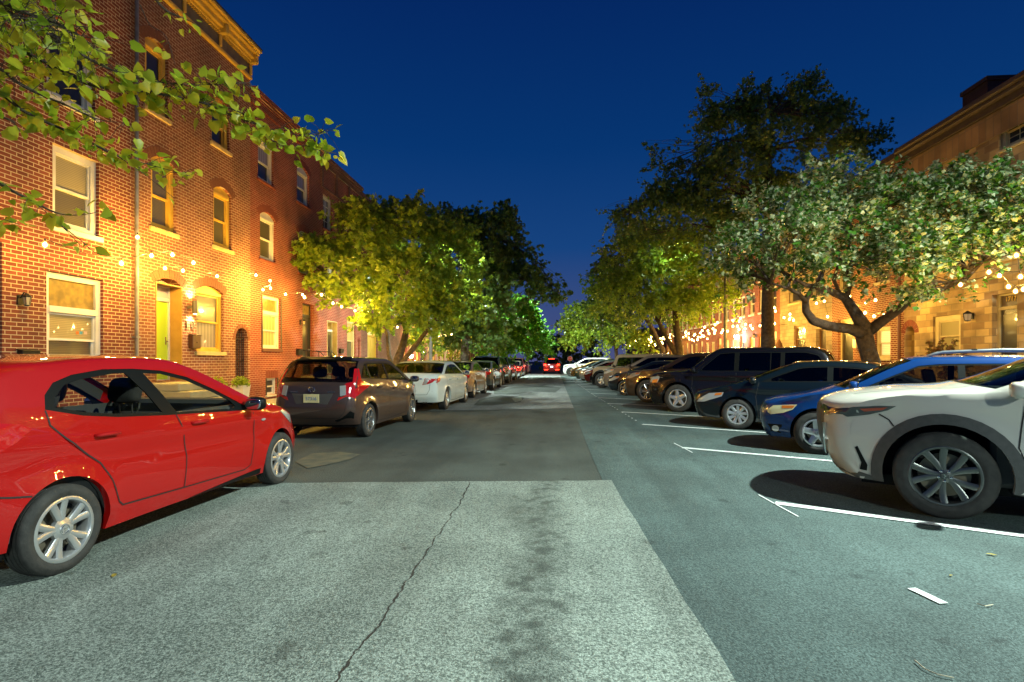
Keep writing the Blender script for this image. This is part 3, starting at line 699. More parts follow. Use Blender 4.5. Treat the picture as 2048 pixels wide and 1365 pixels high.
h.door(yr(1829), yr(1809) - .05, .15, zr(1829, 652), mat('door_green_dark', (.06, .055, .02), .4), mat('brick_jamb', (.2, .05, .03), .8), rise=.42, rec=.5, panel=True, arch=ab, fw=.04)
h.finish()
q = MB(); h.bx(q, h.y0, h.y1, ZR + .002, ZR + .12, -.2, .28, bev=.02); h.bx(q, h.y0, h.y1, ZR - .2, ZR, 0, .12); h.bx(q, h.y0, h.y1, ZR + .122, ZR + .3, -.4, .38, bev=.03); q.build('eaves', noisy('eaves_dark_wood', (.07, .045, .03), (.05, .03, .02), 5, .7, .2), h.e)
q = MB(); h.bx(q, h.y0, h.y1, ZR - .95, ZR - .24, .0, .04); q.build('voussoir_band', brick('sandstone_upright', (.32, .2, .10), (.22, .13, .07), (.2, .15, .1), bw=.28, rh=.62, ms=.012, off=0, bump=.8), h.e)
# chimney on the stone house
yc0, yc1 = yr(2028), yr(1926)
cX = 13.8; c0_, c1_ = VX(1975, 153, cX).y, VX(1925, 153, cX).y; czt = VX(1975, 153, cX).z
ch = MB(); h.bx(ch, c0_, c1_, ZR - .1, czt - .14, -.8 - .95, -.8); h.bx(ch, c0_ - .05, c1_ + .05, czt - .138, czt, -.8 - 1.0, -.75)
ch.build('chimney', brick('chimney_brick', (.045, .020, .016), (.065, .028, .022), (.05, .042, .038), bw=.2, rh=.075, ms=.008), h.e)
# number on the transom
def text(s, size, loc, rot, m, parent=None, name='lettering', ext=.004):
    c = bpy.data.curves.new(name, 'FONT'); c.body = s; c.size = size; c.align_x = 'CENTER'; c.align_y = 'CENTER'; c.extrude = ext; c.materials.append(m)
    o = bpy.data.objects.new(name, c); COL.objects.link(o); o.location = loc; o.rotation_euler = rot
    me = bpy.data.meshes.new_from_object(o); bpy.data.objects.remove(o); o = bpy.data.objects.new(name, me); COL.objects.link(o); o.location = loc; o.rotation_euler = rot
    if parent: o.parent = parent
    return o
am = (yr(2034) + yr(1984)) / 2; pz = zr(2012, 598)
text('1717', .20, h.p(am, pz, -.18), (R(90), 0, R(-90)), trim_yellow, h.e, 'house_number')
h2 = Bld('brick_house', 'red brick house behind the spreading tree with lit cream blind window', RX, -1, yr(1808) + .0, Yr[3], 9.0, brickA, 'row houses on the right')
WR(h2, 1750, 1781, 655, 718, ref=1750, fm=ochre, panes=(P_lit, P_lit), fw=.14, sill=.05)
h2.door(yr(1706), yr(1676), .6, 3.3, mat('door_dark_glazed', (.05, .04, .03), .3), ochre, rec=.15, transom=2.8, tm=P_trans, glazed=True)
for px in (1690, 1765): 
    for zf in (4.6, 7.0): h2.window(yr(px + 14), yr(px - 14), zf, zf + 1.4, fm=ochre, panes=(P_dark, P_blind_dim), arch=ab, rise=.1)
h2.finish(); q = MB(); h2.bx(q, h2.y0, h2.y1, 9.0, 9.25, -.2, .3, bev=.02); q.build('cornice', MATS['eaves_dark_wood'], h2.e)
q = MB(); a = h2.y0 + .18; q.tube([h2.p(a, .2, .07), h2.p(a, 8.9, .07)], .05, 8); q.build('downpipe', mat('brown_pipe', (.12, .04, .02), .5), h2.e)
h3 = Bld('stone_house', 'pale stone house between two brick ones with plain dark openings', RX, -1, Yr[3], Yr[4], 8.8, stoneB, 'row houses on the right')
WR(h3, 1588, 1611, 652, 706, ref=1588, fm=mat('trim_brown', (.16, .07, .02), .5), panes=(P_rect, P_rect), fw=.1)
h3.door(yr(1652), yr(1632), .4, 3.0, mat('door_plum', (.05, .025, .02), .5), mat('trim_brown', (.16, .07, .02), .5), rec=.2, fw=.08)
for px in (1590, 1635):
    for zf in (4.6, 6.8): h3.window(yr(px + 12), yr(px - 12), zf, zf + 1.4, fm=ochre)
h3.finish(); q = MB(); h3.bx(q, h3.y0, h3.y1, 8.8, 9.1, -.2, .3, bev=.02); q.build('cornice', MATS['eaves_dark_wood'], h3.e)
rl_ = ['red brick house behind the tall dark tree trunk with orange uplight', 'painted brick house beside the bright white wall lamp', 'orange brick house beyond the white wall lamp', 'brick house behind the forked street tree', 'brown brick house further along the right side', 'red brick house with lit windows far right', 'pale brick house near the far crossing right', 'last brick house before the far crossing right']
y = Yr[4]
for i, lb in enumerate(rl_):
    wd = 5.3; mm = [brickC, brickB, brickC, brickC, brickB, brickA, stoneB, brickC][i]
    if y + wd > 69.5: break
    h = Bld('brick_house', lb, RX, -1, y, y + wd, 8.7 + (i % 3) * .3, mm, 'row houses on the right')
    h.door(y + .5, y + 1.5, .6, 3.2, mat('door_farr%d' % (i % 3), [(.1, .03, .03), (.03, .04, .09), (.2, .15, .05)][i % 3], .4), ochre, rec=.15, transom=2.7, tm=P_lit)
    h.window(y + 2.3, y + 3.3, 1.2, 3.0, panes=(P_curt_lit, P_lit), fw=.1, fm=ochre); h.window(y + 4.0, y + 4.9, 1.2, 3.0, panes=(P_lit, P_curt_lit), fw=.1, fm=ochre)
    for zf in (4.5, 6.5):
        for dy in (.5, 2.3, 4.0): h.window(y + dy, y + dy + .95, zf, zf + 1.4, panes=(P_dark, P_dark), fw=.09)
    h.finish(); q = MB(); h.bx(q, y + .02, y + wd - .02, h.zt, h.zt + .3, -.3, .3, bev=.03); q.build('cornice', trim_white, h.e); y += wd
# ================================================================= CARS
# local frame: front axle at the origin, forward = +Y (called u), right = +X, up = Z
def sm(t): t = np.clip(t, 0, 1); return t * t * (3 - 2 * t)
def cat(pts, k):
    P = np.array(pts, float); n = len(P); out = []
    for i in range(n - 1):
        p0 = P[max(i - 1, 0)]; p1 = P[i]; p2 = P[i + 1]; p3 = P[min(i + 2, n - 1)]
        d = np.linalg.norm(p2 - p1); m1 = (p2 - p0); m2 = (p3 - p1)
        m1 = m1 / (np.linalg.norm(m1) + 1e-9) * d; m2 = m2 / (np.linalg.norm(m2) + 1e-9) * d
        for j in range(k):
            t = j / k; h1 = 2 * t**3 - 3 * t * t + 1; h2 = t**3 - 2 * t * t + t; h3 = -2 * t**3 + 3 * t * t; h4 = t**3 - t * t
            out.append(h1 * p1 + h2 * m1 + h3 * p2 + h4 * m2)
    out.append(P[-1]); return np.array(out)
WHEELS = {}
def wheel_mesh(r, rr, w, style):
    """returns (tyre mesh object data, rim data); axis along X, outer face toward -X"""
    key = (r, rr, w, style)
    if key in WHEELS: return WHEELS[key]
    M = Matrix.Rotation(R(-90), 4, 'Y')     # local z(h) -> -x (outer)
    t = MB(); h = w / 2
    prof = [(rr - .01, -h * .9), (rr + .02, -h), (r - .035, -h * 1.02), (r - .010, -h * .88), (r, -h * .72)]
    for k in (-.5, -.18, .18, .5): prof += [(r, h * (k - .06)), (r - .009, h * (k - .05)), (r - .009, h * (k + .05)), (r, h * (k + .06))]
    prof += [(r, h * .72), (r - .010, h * .88), (r - .035, h * 1.02), (rr + .045, h * 1.03), (rr + .035, h * 1.06), (rr + .015, h * 1.0), (rr - .01, h * .9)]
    t.lathe(prof, 48, M)
    to = t.build('tyre', rubber, smooth=True, ang=40); td = to.data; bpy.data.objects.remove(to)
    q = MB(); q.lathe([(rr + .004, h * .93), (rr - .008, h * .985), (rr - .022, h * .97), (rr - .03, h * .86), (rr - .035, h * .3), (rr - .04, -h * .6)], 48, M)
    n, pair, w0, w1, hubr, cup = style[:6]
    face = h * .80
    for g in range(n):
        for s_ in ((-1, 1) if pair else (0,)):
            a0 = 2 * math.pi * g / n + math.pi / 2; ai = a0 + s_ * pair * .35; ao = a0 + s_ * pair
            vs = []; m = 5
            for i in range(m + 1):
                f = i / m; ang = ai + (ao - ai) * f ** .8; rad = hubr * .7 + (rr - .02 - hubr * .7) * f
                ww = (w0 + (w1 - w0) * f) / 2; zc = face + cup * math.sin(f * math.pi) + (h * .93 - face) * f ** 2
                c = Vector((math.cos(ang) * rad, math.sin(ang) * rad, 0)); tg = Vector((-math.sin(ang), math.cos(ang), 0))
                for (o, d) in ((-1, -.028), (-1, -.006), (-.55, 0), (.55, 0), (1, -.006), (1, -.028)): vs.append(M @ (c + tg * ww * o + Vector((0, 0, zc + d))))
            q.add(vs, [[i * 6 + k, i * 6 + k + 1, i * 6 + k + 7, i * 6 + k + 6] for i in range(m) for k in range(5)])
    q.lathe([(0, face + .012), (hubr * .45, face + .012), (hubr * .5, face + .006), (hubr, face - .003), (hubr * 1.05, face - .03)], 24, M)
    q.cur = 1
    for k in range(5):
        a = 2 * math.pi * k / 5 + math.pi / 2 + .3; rl = hubr * .78
        if len(style) > 6 and style[6]: q.lathe([(.011, face - .02), (.011, face + .012), (.006, face + .016), (0, face + .016)], 8, M @ Matrix.Translation((math.cos(a) * rl, math.sin(a) * rl, 0)))
    q.cur = 2; q.lathe([(rr * .72, h * .05), (rr * .72, h * .12), (rr * .3, h * .14), (.02, h * .2)], 32, M)      # brake disc
    q.cur = 3; q.lathe([(rr - .04, -h * .2), (0, -h * .2)], 24, M)
    # small winged-oval cap
    q.cur = 1; q.lathe([(hubr * .40, face + .0125), (hubr * .37, face + .016), (hubr * .33, face + .0125)], 20, M)
    q.add([M @ Vector((x * hubr * .33, y * hubr * .33, face + .015)) for x, y in ((-1, .2), (-.5, .35), (0, -.15), (.5, .35), (1, .2), (.45, .1), (0, -.5), (-.45, .1))], [[0, 1, 7], [1, 2, 6, 7], [2, 3, 5, 6], [3, 4, 5]])
    ro = q.build('rim', [style[7] if len(style) > 7 else silver, chrome, mat('brake_disc', (.20, .17, .12), .5, .6), dark], smooth=True, ang=35); rd = ro.data; bpy.data.objects.remove(ro)
    WHEELS[key] = (td, rd); return td, rd
class Car:
    def __init__(s, p, lod=1):
        s.p = p; s.lod = lod; g = p.get; wb = p['wb']; s.wb = wb; ro, fo = p['ro'], p['fo']; hz = p['hood_z']; dz = p['deck_z']
        Rr = -wb - ro; ru = g('rear_in', .22); fi = g('nose_in', .30)
        if 'E' in p: E, C = p['E'], p['C']
        else:
            blu, blz, rru, rrz = p['bl_u'], p['bl_z'], p['rr_u'], p['rr_z']; wsu, rz, cu, cz = p['ws_u'], p['roof_z'], p['cowl_u'], p['cowl_z']
            wt = g('ws_top_z', rz - .04); up = .055
            E = [(Rr + ru + .10, .28), (Rr + ru, .46), (Rr + ru - .01, .66), (Rr + ru + .05, dz - .06), (blu, blz - .03), (rru, rrz - up), (rru * .6 + wsu * .4, rz - up), (rru * .2 + wsu * .8, rz - up), (wsu, wt - up), (cu - .16, cz - .03), (cu * .5 + (fo - .4) * .5, (cz + hz) / 2 - .015), (fo - fi - .06, hz - .05), (fo - fi + .04, .64), (fo - fi + .04, .46), (fo - fi - .06, .23)]
            C = [(Rr + .12, .28), (Rr + .01, .46), (Rr, .66), (Rr + .05, dz), (blu - .14, blz + .0), (rru - .10, rrz), (rru * .6 + wsu * .4, rz), (rru * .2 + wsu * .8, rz), (wsu + .13, wt), (cu + .12, cz + .02), (cu * .5 + (fo - .4) * .5 + .06, (cz + hz) / 2 + .03), (fo - .07, hz), (fo, .64), (fo, .46), (fo - .08, .23)]
        k = 6 if lod else 4; s.k = k
        s.E = cat(E, k); s.C = cat(C, k); s.iws = g('iws', (8, 9)); s.irw = g('irw', (4, 5))
        s.Rr = Rr; s.fo = fo
    def belt(s, u): a, b = s.p['belt']; t = np.clip(-u / s.wb, -.3, 1.3); return a + (b - a) * t
    def hw(s, u, z):
        p = s.p; u = np.asarray(u, float); z = np.asarray(z, float); W = p['hw']
        ff = np.clip((u + .35) / (s.fo - p.get('nose_in', .3) + .45), 0, 1.2); rf = np.clip((-u - s.wb + .35) / (p['ro'] - .22 + .45), 0, 1.2)
        w = W * (1 - p.get('tf', .13) * ff ** 2.2 - p.get('tr', .10) * rf ** 2.2)
        w = w - .05 * np.clip((.55 - z) / .35, 0, 2) ** 2 - .015 * np.clip((z - .62) / .35, 0, 1) ** 2
        zb = s.belt(u); kk = .035; x = (z - zb) / kk; sp = kk * np.where(x > 30, x, np.log1p(np.exp(np.clip(x, -30, 30)))); w = w - p.get('tumble', .42) * sp
        cz = p.get('crease', (zb.mean() if np.ndim(zb) else zb) - .12); c0, c1 = cz if isinstance(cz, tuple) else (cz, cz)
        zc = c0 + (c1 - c0) * np.clip(-u / s.wb, -.4, 1.4)
        w = w + p.get('cr', .010) * (np.exp(-((z - zc) / .028) ** 2)) - .012 * np.exp(-((z - zc + .14) / .09) ** 2) + .006 * np.exp(-((z - .33) / .05) ** 2)
        for a in (0, -s.wb):
            r = np.hypot(u - a, z - p['rw']); w = w + p.get('flare', .018) * np.exp(-(np.maximum(r - p['Ra'], 0) / .075) ** 2) * (z < p['rw'] + p['Ra'] + .14)
        return w
    def strip(s, i, th, off=0.0):
        """surface point on the wrap-over: i sample index, th in [-90..90] deg from left edge to right edge (0 = centre)"""
        a = R(th); e, c = s.E[i], s.C[i]; hwE = float(s.hw(e[0], e[1])); q = math.cos(a); pw = s.p.get('pw', .85)
        y = e[0] + (c[0] - e[0]) * q ** pw; z = e[1] + (c[1] - e[1]) * q ** pw
        return Vector((hwE * math.sin(a), y, z))
    def side_poly(s):
        p = s.p; zs = p.get('sill', .20); top = [tuple(q) for q in s.E]; pts = list(top); n = 22 if s.lod else 12
        for a in (0, -s.wb):
            z0 = s.E[-1][1] if a == 0 else zs; z1 = zs if a == 0 else s.E[0][1]
            t0 = math.asin(max(-1, (z0 - p['rw']) / p['Ra'])); t1 = math.pi - math.asin(max(-1, (z1 - p['rw']) / p['Ra']))
            ar = [(a + p['Ra'] * math.cos(t0 + (t1 - t0) * i / n), p['rw'] + p['Ra'] * math.sin(t0 + (t1 - t0) * i / n)) for i in range(n + 1)]
            s.arcs = getattr(s, 'arcs', []) + [ar]; pts += ar
            if a == 0: pts += [(ar[-1][0] + (-s.wb + p['Ra'] - ar[-1][0]) * f, zs) for f in (.25, .5, .75)]
        return pts
    def dlo(s):
        p = s.p
        if 'dlo' in p: return p['dlo']
        i0 = s.iws; top = s.E[s.irw[1] * s.k: s.iws[0] * s.k + 1]; A0 = s.E[s.iws[1] * s.k]; ut = s.E[s.iws[0] * s.k]
        fr = (A0[0] - .16, s.belt(A0[0] - .16) + .035); m = 9; inset = p.get('roof_in', .07)
        ru_t, ru_b = p['dlo_rear']
        tops = []
        us = np.linspace(ru_t, ut[0] - .04, m); Et = s.E[::-1]
        for u in us:
            seg = s.E[3 * s.k:10 * s.k]; z = np.interp(u, seg[:, 0], seg[:, 1]); tops.append((u, z - inset))
        rb = (ru_b, float(s.belt(ru_b)) + .03); mid = (ru_b * .45 + ru_t * .55 - .02, rb[1] * .4 + tops[0][1] * .6)
        bots = [(rb[0] + (fr[0] - rb[0]) * f, float(s.belt(rb[0] + (fr[0] - rb[0]) * f)) + .03) for f in (.75, .5, .25)]
        bots = [(rb[0] + (fr[0] - rb[0]) * f, float(s.belt(rb[0] + (fr[0] - rb[0]) * f)) + .03) for f in (.75, .5, .25)]
        return [rb, mid] + tops + [(tops[-1][0] * .5 + fr[0] * .5 + .0, tops[-1][1] * .52 + fr[1] * .48)] + [fr] + bots
    def tb(s, u):
        """bottom and top of the window band at u"""
        d = s.dlo(); zs = []
        for i in range(len(d)):
            a, b = d[i], d[(i + 1) % len(d)]
            if (a[0] <= u) != (b[0] <= u): zs.append(a[1] + (b[1] - a[1]) * (u - a[0]) / (b[0] - a[0]))
        return (min(zs), max(zs)) if len(zs) > 1 else None
    def pane(s, ua, ub, lean=.0):
        d = s.dlo(); lo = min(q[0] for q in d) + .012; hi = max(q[0] for q in d) - .012; ua, ub = max(ua, lo), min(ub, hi); n = 12; T = []; Bm = []
        for i in range(n + 1):
            u = ua + (ub - ua) * i / n; z = s.tb(u)
            if z: Bm.append((u, z[0] + .018)); T.append((u, z[1] - .022))
        k = [(b, t) for b, t in zip(Bm, T) if t[1] - b[1] > .02]
        if len(k) < 2: return None
        poly = [b for b, t in k] + [t for b, t in k][::-1]
        if lean: zb = k[0][0][1]; poly = [(u - lean * (z - zb) , z) for u, z in poly]
        return poly
    def surf(s, poly, side, off, step, holes=(), thick=0):
        V, T = tri2d(poly, holes, step); w = s.hw(V[:, 0], V[:, 1]) + off
        vs = [(side * w[i], V[i, 0], V[i, 1]) for i in range(len(V))]; T = T if side > 0 else [t[::-1] for t in T]
        mb = MB(); mb.add(vs, T)
        if thick:
            for lp in [poly] + list(holes):
                n = len(lp); a = np.array(lp); ww = s.hw(a[:, 0], a[:, 1]) + off
                q = [(side * ww[i], *lp[i]) for i in range(n)] + [(side * (ww[i] - thick), *lp[i]) for i in range(n)]
                mb.add(q, [[i, (i + 1) % n, (i + 1) % n + n, i + n] for i in range(n)])
        return mb
    def bvh(s):
        vs = []; fs = []
        def add(v, f): b = len(vs); vs.extend(v); fs.extend([[b + i for i in q] for q in f])
        sp = s.side_poly.__func__(s) if False else s.sp; V, T = tri2d(sp, (), .09)
        w = s.hw(V[:, 0], V[:, 1])
        for sd in (-1, 1): add([Vector((sd * w[i], V[i, 0], V[i, 1])) for i in range(len(V))], T if sd > 0 else [t[::-1] for t in T])
        n = len(s.E); m = len(s.TH); add([s.strip(i, t) for i in range(n) for t in s.TH], [[i * m + j, i * m + j + 1, (i + 1) * m + j + 1, (i + 1) * m + j] for i in range(n - 1) for j in range(m - 1)])
        s.tree = BVHTree.FromPolygons(vs, fs)
    def proj(s, view, a, b, off):
        if view == 'L': o, d = Vector((-3, a, b)), Vector((1, 0, 0))
        elif view == 'R': o, d = Vector((3, a, b)), Vector((-1, 0, 0))
        elif view == 'F': o, d = Vector((a, 6, b)), Vector((0, -1, 0))
        elif view == 'B': o, d = Vector((a, -12, b)), Vector((0, 1, 0))
        else: o, d = Vector((a, b, 4)), Vector((0, 0, -1))
        h, nrm, i, ds = s.tree.ray_cast(o, d)
        if h is None:
            g = {'L': Vector((-.75, a, b)), 'R': Vector((.75, a, b)), 'F': Vector((a, s.fo, b)), 'B': Vector((a, s.Rr, b)), 'T': Vector((a, b, .9))}[view]
            h, nrm, i, ds = s.tree.find_nearest(g)
        if nrm.dot(d) > 0: nrm = -nrm
        return h + nrm * off
    def patch(s, name, view, poly, m, off=.004, step=.05, parent=None, skirt=.02, smooth=True, holes=()):
        V, T = tri2d(poly, holes, step); mb = MB(); mb.add([s.proj(view, v[0], v[1], off) for v in V], T)
        for lp in [poly] + list(holes):
            n = len(lp); q = [s.proj(view, a, b, off) for a, b in lp] + [s.proj(view, a, b, off - skirt) for a, b in lp]
            mb.add(q, [[i, (i + 1) % n, (i + 1) % n + n, i + n] for i in range(n)])
        return mb.build(name, m, parent or s.root, smooth=False) if not smooth else mb.build(name, m, parent or s.root, smooth=True, ang=40)
    def line(s, mb, view, pts, w=.007, off=.0015, step=.05, closed=False):
        P = [Vector(p) for p in pts]; out = []
        for i in range(len(P) - 1):
            n = max(1, int((P[i + 1] - P[i]).length / step)); out += [P[i].lerp(P[i + 1], k / n) for k in range(n)]
        out.append(P[-1]); vs = []
        for i, p in enumerate(out):
            t = (out[min(i + 1, len(out) - 1)] - out[max(i - 1, 0)]).normalized(); n = Vector((-t.y, t.x)) * w / 2
            a, b = p + n, p - n; vs += [s.proj(view, a.x, a.y, off), s.proj(view, b.x, b.y, off)]
        mb.add(vs, [[2 * i, 2 * i + 1, 2 * i + 3, 2 * i + 2] for i in range(len(out) - 1)])
    def build(s, name, label, cat_, group, loc, rz, pm, glassm=None, sides=(-1, 1), step=None, wsm=None, interior=True):
        p = s.p; s.root = r = tag(empty(name, loc, rz), label, cat_, group); k = s.k; s.sides = sides
        s.arcs = []; s.sp = s.side_poly(); step = step or (.075 if s.lod else .14)
        D_ = s.dlo(); glassm = glassm or glass('car_glass', (.42, .42, .40))
        m = 9 if s.lod else 6; s.TH = [90 * (1 - (1 - j / m) ** 1.35) * 1.0 for j in range(m + 1)]
        s.TH = sorted(set([-(90 - t) for t in s.TH] + [(90 - t) for t in s.TH] )); m2 = len(s.TH)
        s.bvh()
        # body shell
        mb = MB(); n = len(s.E); vs = [s.strip(i, t) for i in range(n) for t in s.TH]; fs = []
        edge = 1 if s.lod else 1
        holes_ = [(s.iws[0] * k, s.iws[1] * k, edge), (s.irw[0] * k, s.irw[1] * k, edge)] if not p.get('no_rw') else [(s.iws[0] * k, s.iws[1] * k, edge)]
        for i in range(n - 1):
            for j in range(m2 - 1):
                if any(a <= i < b and e <= j < m2 - 1 - e for a, b, e in holes_): continue
                fs.append([i * m2 + j, i * m2 + j + 1, (i + 1) * m2 + j + 1, (i + 1) * m2 + j])
        mb.add(vs, fs); V, T = tri2d(s.sp, [D_], step); w = s.hw(V[:, 0], V[:, 1])
        for sd in (-1, 1): mb.add([(sd * w[i], V[i, 0], V[i, 1]) for i in range(len(V))], T if sd > 0 else [t[::-1] for t in T])
        # weld
        key = {}; rem = []; nv = []
        for v in mb.v:
            q = (round(v[0], 4), round(v[1], 4), round(v[2], 4))
            if q not in key: key[q] = len(nv); nv.append(v)
            rem.append(key[q])
        mb.v = nv; ff = [];
        for f in mb.f:
            g_ = [];
            for i in f:
                if rem[i] not in g_: g_.append(rem[i])
            if len(g_) > 2: ff.append(g_)
        mb.f = ff; mb.m = [0] * len(ff); mb.cur = 0
        for ar in s.arcs:   # wheel-arch lips
            a = np.array(ar); w = s.hw(a[:, 0], a[:, 1])
            for sd in (-1, 1):
                q = [(sd * w[i], *ar[i]) for i in range(len(ar))] + [(sd * (w[i] - .05), *ar[i]) for i in range(len(ar))]; n_ = len(ar)
                mb.add(q, [[i, i + 1, i + 1 + n_, i + n_] for i in range(n_ - 1)])
        body = mb.build('body', pm, r, smooth=True, ang=42)
        # underside, wells
        mb = MB(); u0, u1 = s.Rr + .3, s.fo - .35; W_ = p['hw'] - .12
        mb.box((0, (u0 + u1) / 2, .27), (W_ * 2 - .3, u1 - u0, .10))
        for a in (0, -s.wb):
            for sd in (-1, 1):
                nn = 14; Q = []
                for i in range(nn + 1):
                    t = -.25 + (math.pi + .5) * i / nn; Q.append((a + (p['Ra'] + .012) * math.cos(t), p['rw'] + (p['Ra'] + .012) * math.sin(t)))
                x0, x1 = sd * (p['hw'] - .075), sd * (p['hw'] - .38)
                mb.add([(x0, *q) for q in Q] + [(x1, *q) for q in Q], [[i, i + 1, i + 2 + nn, i + 1 + nn] for i in range(nn)] + [[nn + 1 + i for i in range(nn + 1)]])
        mb.build('underbody', dark, r)
        # windscreen / rear window
        for nm, (a, b, e) in zip(('windshield', 'rear_window'), holes_):
            mb = MB(); js = list(range(e, m2 - e)); mm = len(js)
            vs = []
            for i in range(a, b + 1):
                for j in js:
                    v = s.strip(i, s.TH[j]); vs.append(v)
            vs2 = []
            cen = sum(vs, Vector()) / len(vs); dn = Vector((0, 1 if nm == 'windshield' else -1, .8)).normalized()
            mb.add([v - dn * .010 for v in vs], [[i * mm + j, i * mm + j + 1, (i + 1) * mm + j + 1, (i + 1) * mm + j] for i in range(b - a) for j in range(mm - 1)])
            g_ = mb.build(nm, (wsm or glassm) if nm == 'windshield' else (p.get('rwm') or glassm), r, smooth=True)
            q = MB(); ring = [vs[j] for j in range(mm)] + [vs[i * mm + mm - 1] for i in range(1, b - a + 1)] + [vs[(b - a) * mm + j] for j in range(mm - 2, -1, -1)] + [vs[i * mm] for i in range(b - a - 1, 0, -1)]
            rin = [v.lerp(cen, .055) - dn * .004 for v in ring]; nr = len(ring)
            q.add([v - dn * .001 for v in ring] + rin, [[i, (i + 1) % nr, (i + 1) % nr + nr, i + nr] for i in range(nr)]); q.build('glass_border', black, g_)
        # side windows
        panes = p.get('panes_poly'); pl = []
        if panes: pl = panes
        else:
            for (ua, ub) in p['panes']:
                q = s.pane(ua, ub)
                if q: pl.append(q)
        for sd in sides:
            nm = s.surf(D_, sd, -.006, .12, pl, .012).build('window_frame', p.get('framem') or black, r, smooth=True, ang=30)
            for q in pl: s.surf(q, sd, -.012, .14).build('side_window', p.get('sidem') or glassm, nm, smooth=True)
        # roof lining and interior
        if interior:
            mb = MB(); a, b = s.irw[1] * k, s.iws[0] * k; js = list(range(1, m2 - 1)); mm = len(js)
            vs = [s.strip(i, s.TH[j]) - Vector((0, 0, .03)) for i in range(a, b + 1) for j in js]
            mb.add(vs, [[i * mm + j, i * mm + j + 1, (i + 1) * mm + j + 1, (i + 1) * mm + j] for i in range(b - a) for j in range(mm - 1)])
            zb = float(s.belt(-s.wb * .5)); xi = p['hw'] - .10
            bl = s.E[s.irw[0] * k][0]; cw = s.E[s.iws[1] * k][0]
            for sd in (-1, 1): mb.box((sd * xi, (bl + cw) / 2, (zb + .32) / 2 - .02), (.03, cw - bl - .1, zb - .32))
            mb.box((0, bl + .12, (zb + .3) / 2), (xi * 2, .06, zb - .36)); mb.box((0, cw - .05, (zb + .34) / 2), (xi * 2, .34, zb - .34 + .04), bev=.04)
            Ep = [tuple(q_) for q_ in s.E[s.irw[0] * k + 1: s.iws[1] * k - 1]]; u_a, u_b = Ep[0][0], Ep[-1][0]
            Bp = [(u_b + (u_a - u_b) * f, float(s.belt(u_b + (u_a - u_b) * f)) - .13) for f in (0, .25, .5, .75, 1)]
            if min(q_[1] for q_ in (Ep[0], Ep[-1])) > max(Bp[0][1], Bp[-1][1]) + .01:
                for sd in (-1, 1): s.surf(Ep + Bp, sd, -.03, .15, [D_]).build('pillar_trim', mat('cabin_grey', (.05, .052, .052), .9), r)
            mb.build('cabin_lining', mat('cabin_grey', (.05, .052, .052), .9), r)
            hr = p.get('seat_h', zb + .17); dx = p['hw'] * .44
            rows = p.get('rows', (-1.15, -2.0))
            for u in rows:
                for sd in (-1, 1):
                    mb = MB(); Mx = Matrix.Translation((sd * dx, u, 0))
                    mb.box((0, 0, 0), (.46, .13, .62), M=Mx @ Matrix.Translation((0, -.02, hr - .48)) @ Matrix.Rotation(R(-14), 4, 'X') @ Matrix.Translation((0, 0, 0)), bev=.05)
                    mb.box((0, 0, 0), (.48, .5, .16), M=Mx @ Matrix.Translation((0, .28, hr - .82)), bev=.05)
                    mb.blob((0, 0, 0), (.142, .062, .112), 16, 10, .55, M=Mx @ Matrix.Translation((0, -.11, hr + .02)) @ Matrix.Rotation(R(-12), 4, 'X'))
                    for q in (-.06, .06): mb.tube([Mx @ Vector((q, -.1, hr - .22)), Mx @ Vector((q, -.11, hr - .06))], .007, 6)
                    mb.build('seat', seatcloth, r, smooth=True, ang=45)
            mb = MB(); Mx = Matrix.Translation((-dx, cw - .48, zb - .06)) @ Matrix.Rotation(R(68), 4, 'X')
            ring = [(.18 + .014 * math.cos(t), .014 * math.sin(t)) for t in [i * math.pi / 3 for i in range(6)]]
            mb.lathe(ring, 20, Mx, close=True); mb.box((0, 0, 0), (.34, .05, .03), M=Mx); mb.blob((0, 0, 0), (.06, .06, .03), 10, 6, M=Mx); mb.build('steering_wheel', black, r)
        # wheels
        st = p['rim']; td, rd = wheel_mesh(p['rw'], p['rr'], p['tw'], st)
        for a in (0, -s.wb):
            for sd in (-1, 1):
                we = empty('wheel', (sd * (p['hw'] - p.get('win', .012) - p['tw'] / 2), a, p['rw']), 0, r)
                if sd > 0: we.rotation_euler.z = math.pi
                for nm, dd in (('tyre', td), ('rim', rd)):
                    o = bpy.data.objects.new(nm, dd); COL.objects.link(o); o.parent = we
                    o.rotation_euler.x = p.get('spin', .2) + a
        # mirrors
        mu = p.get('mir_u', s.E[s.iws[1] * k][0] - .05); mz = p.get('mir_z', float(s.belt(mu)) + .07)
        for sd in (-1, 1):
            x = float(s.hw(mu, mz)); mb = MB(); mb.blob((sd * (x + .125), mu + .01, mz), (.105, .065, .072), 16, 10, .7)
            q = mb.build('mirror', p.get('mirm') or pm, r, smooth=True)
            mb = MB(); mb.box((sd * (x + .02), mu + .01, mz - .035), (.10, .06, .05), bev=.012); mb.build('mirror_arm', black, q)
            mb = MB(); mb.blob((sd * (x + .125), mu - .048, mz), (.09, .012, .058), 16, 8, .7); mb.build('mirror_glass', mat('mirror_glass', (.5, .5, .5), .03, 1), q, smooth=True)
        # seams and handles
        mb = MB()
        for sd in sides:
            v = 'R' if sd > 0 else 'L'
            for q in p.get('seams', ()): s.line(mb, v, q, .0115 if s.lod else .015, .0035)
        for q in p.get('top_seams', ()):
            for sd in (-1, 1): s.line(mb, 'T', [(sd * x, u) for x, u in q], .008, .002)
        for q in p.get('rear_seams', ()):
            for sd in (-1, 1): s.line(mb, 'B', [(sd * x, z) for x, z in q], .008, .002)
        for q in p.get('front_seams', ()):
            for sd in (-1, 1): s.line(mb, 'F', [(sd * x, z) for x, z in q], .008, .002)
        if mb.v: mb.build('panel_gap', mat('panel_gap', (.012, .01, .01), .8), r)
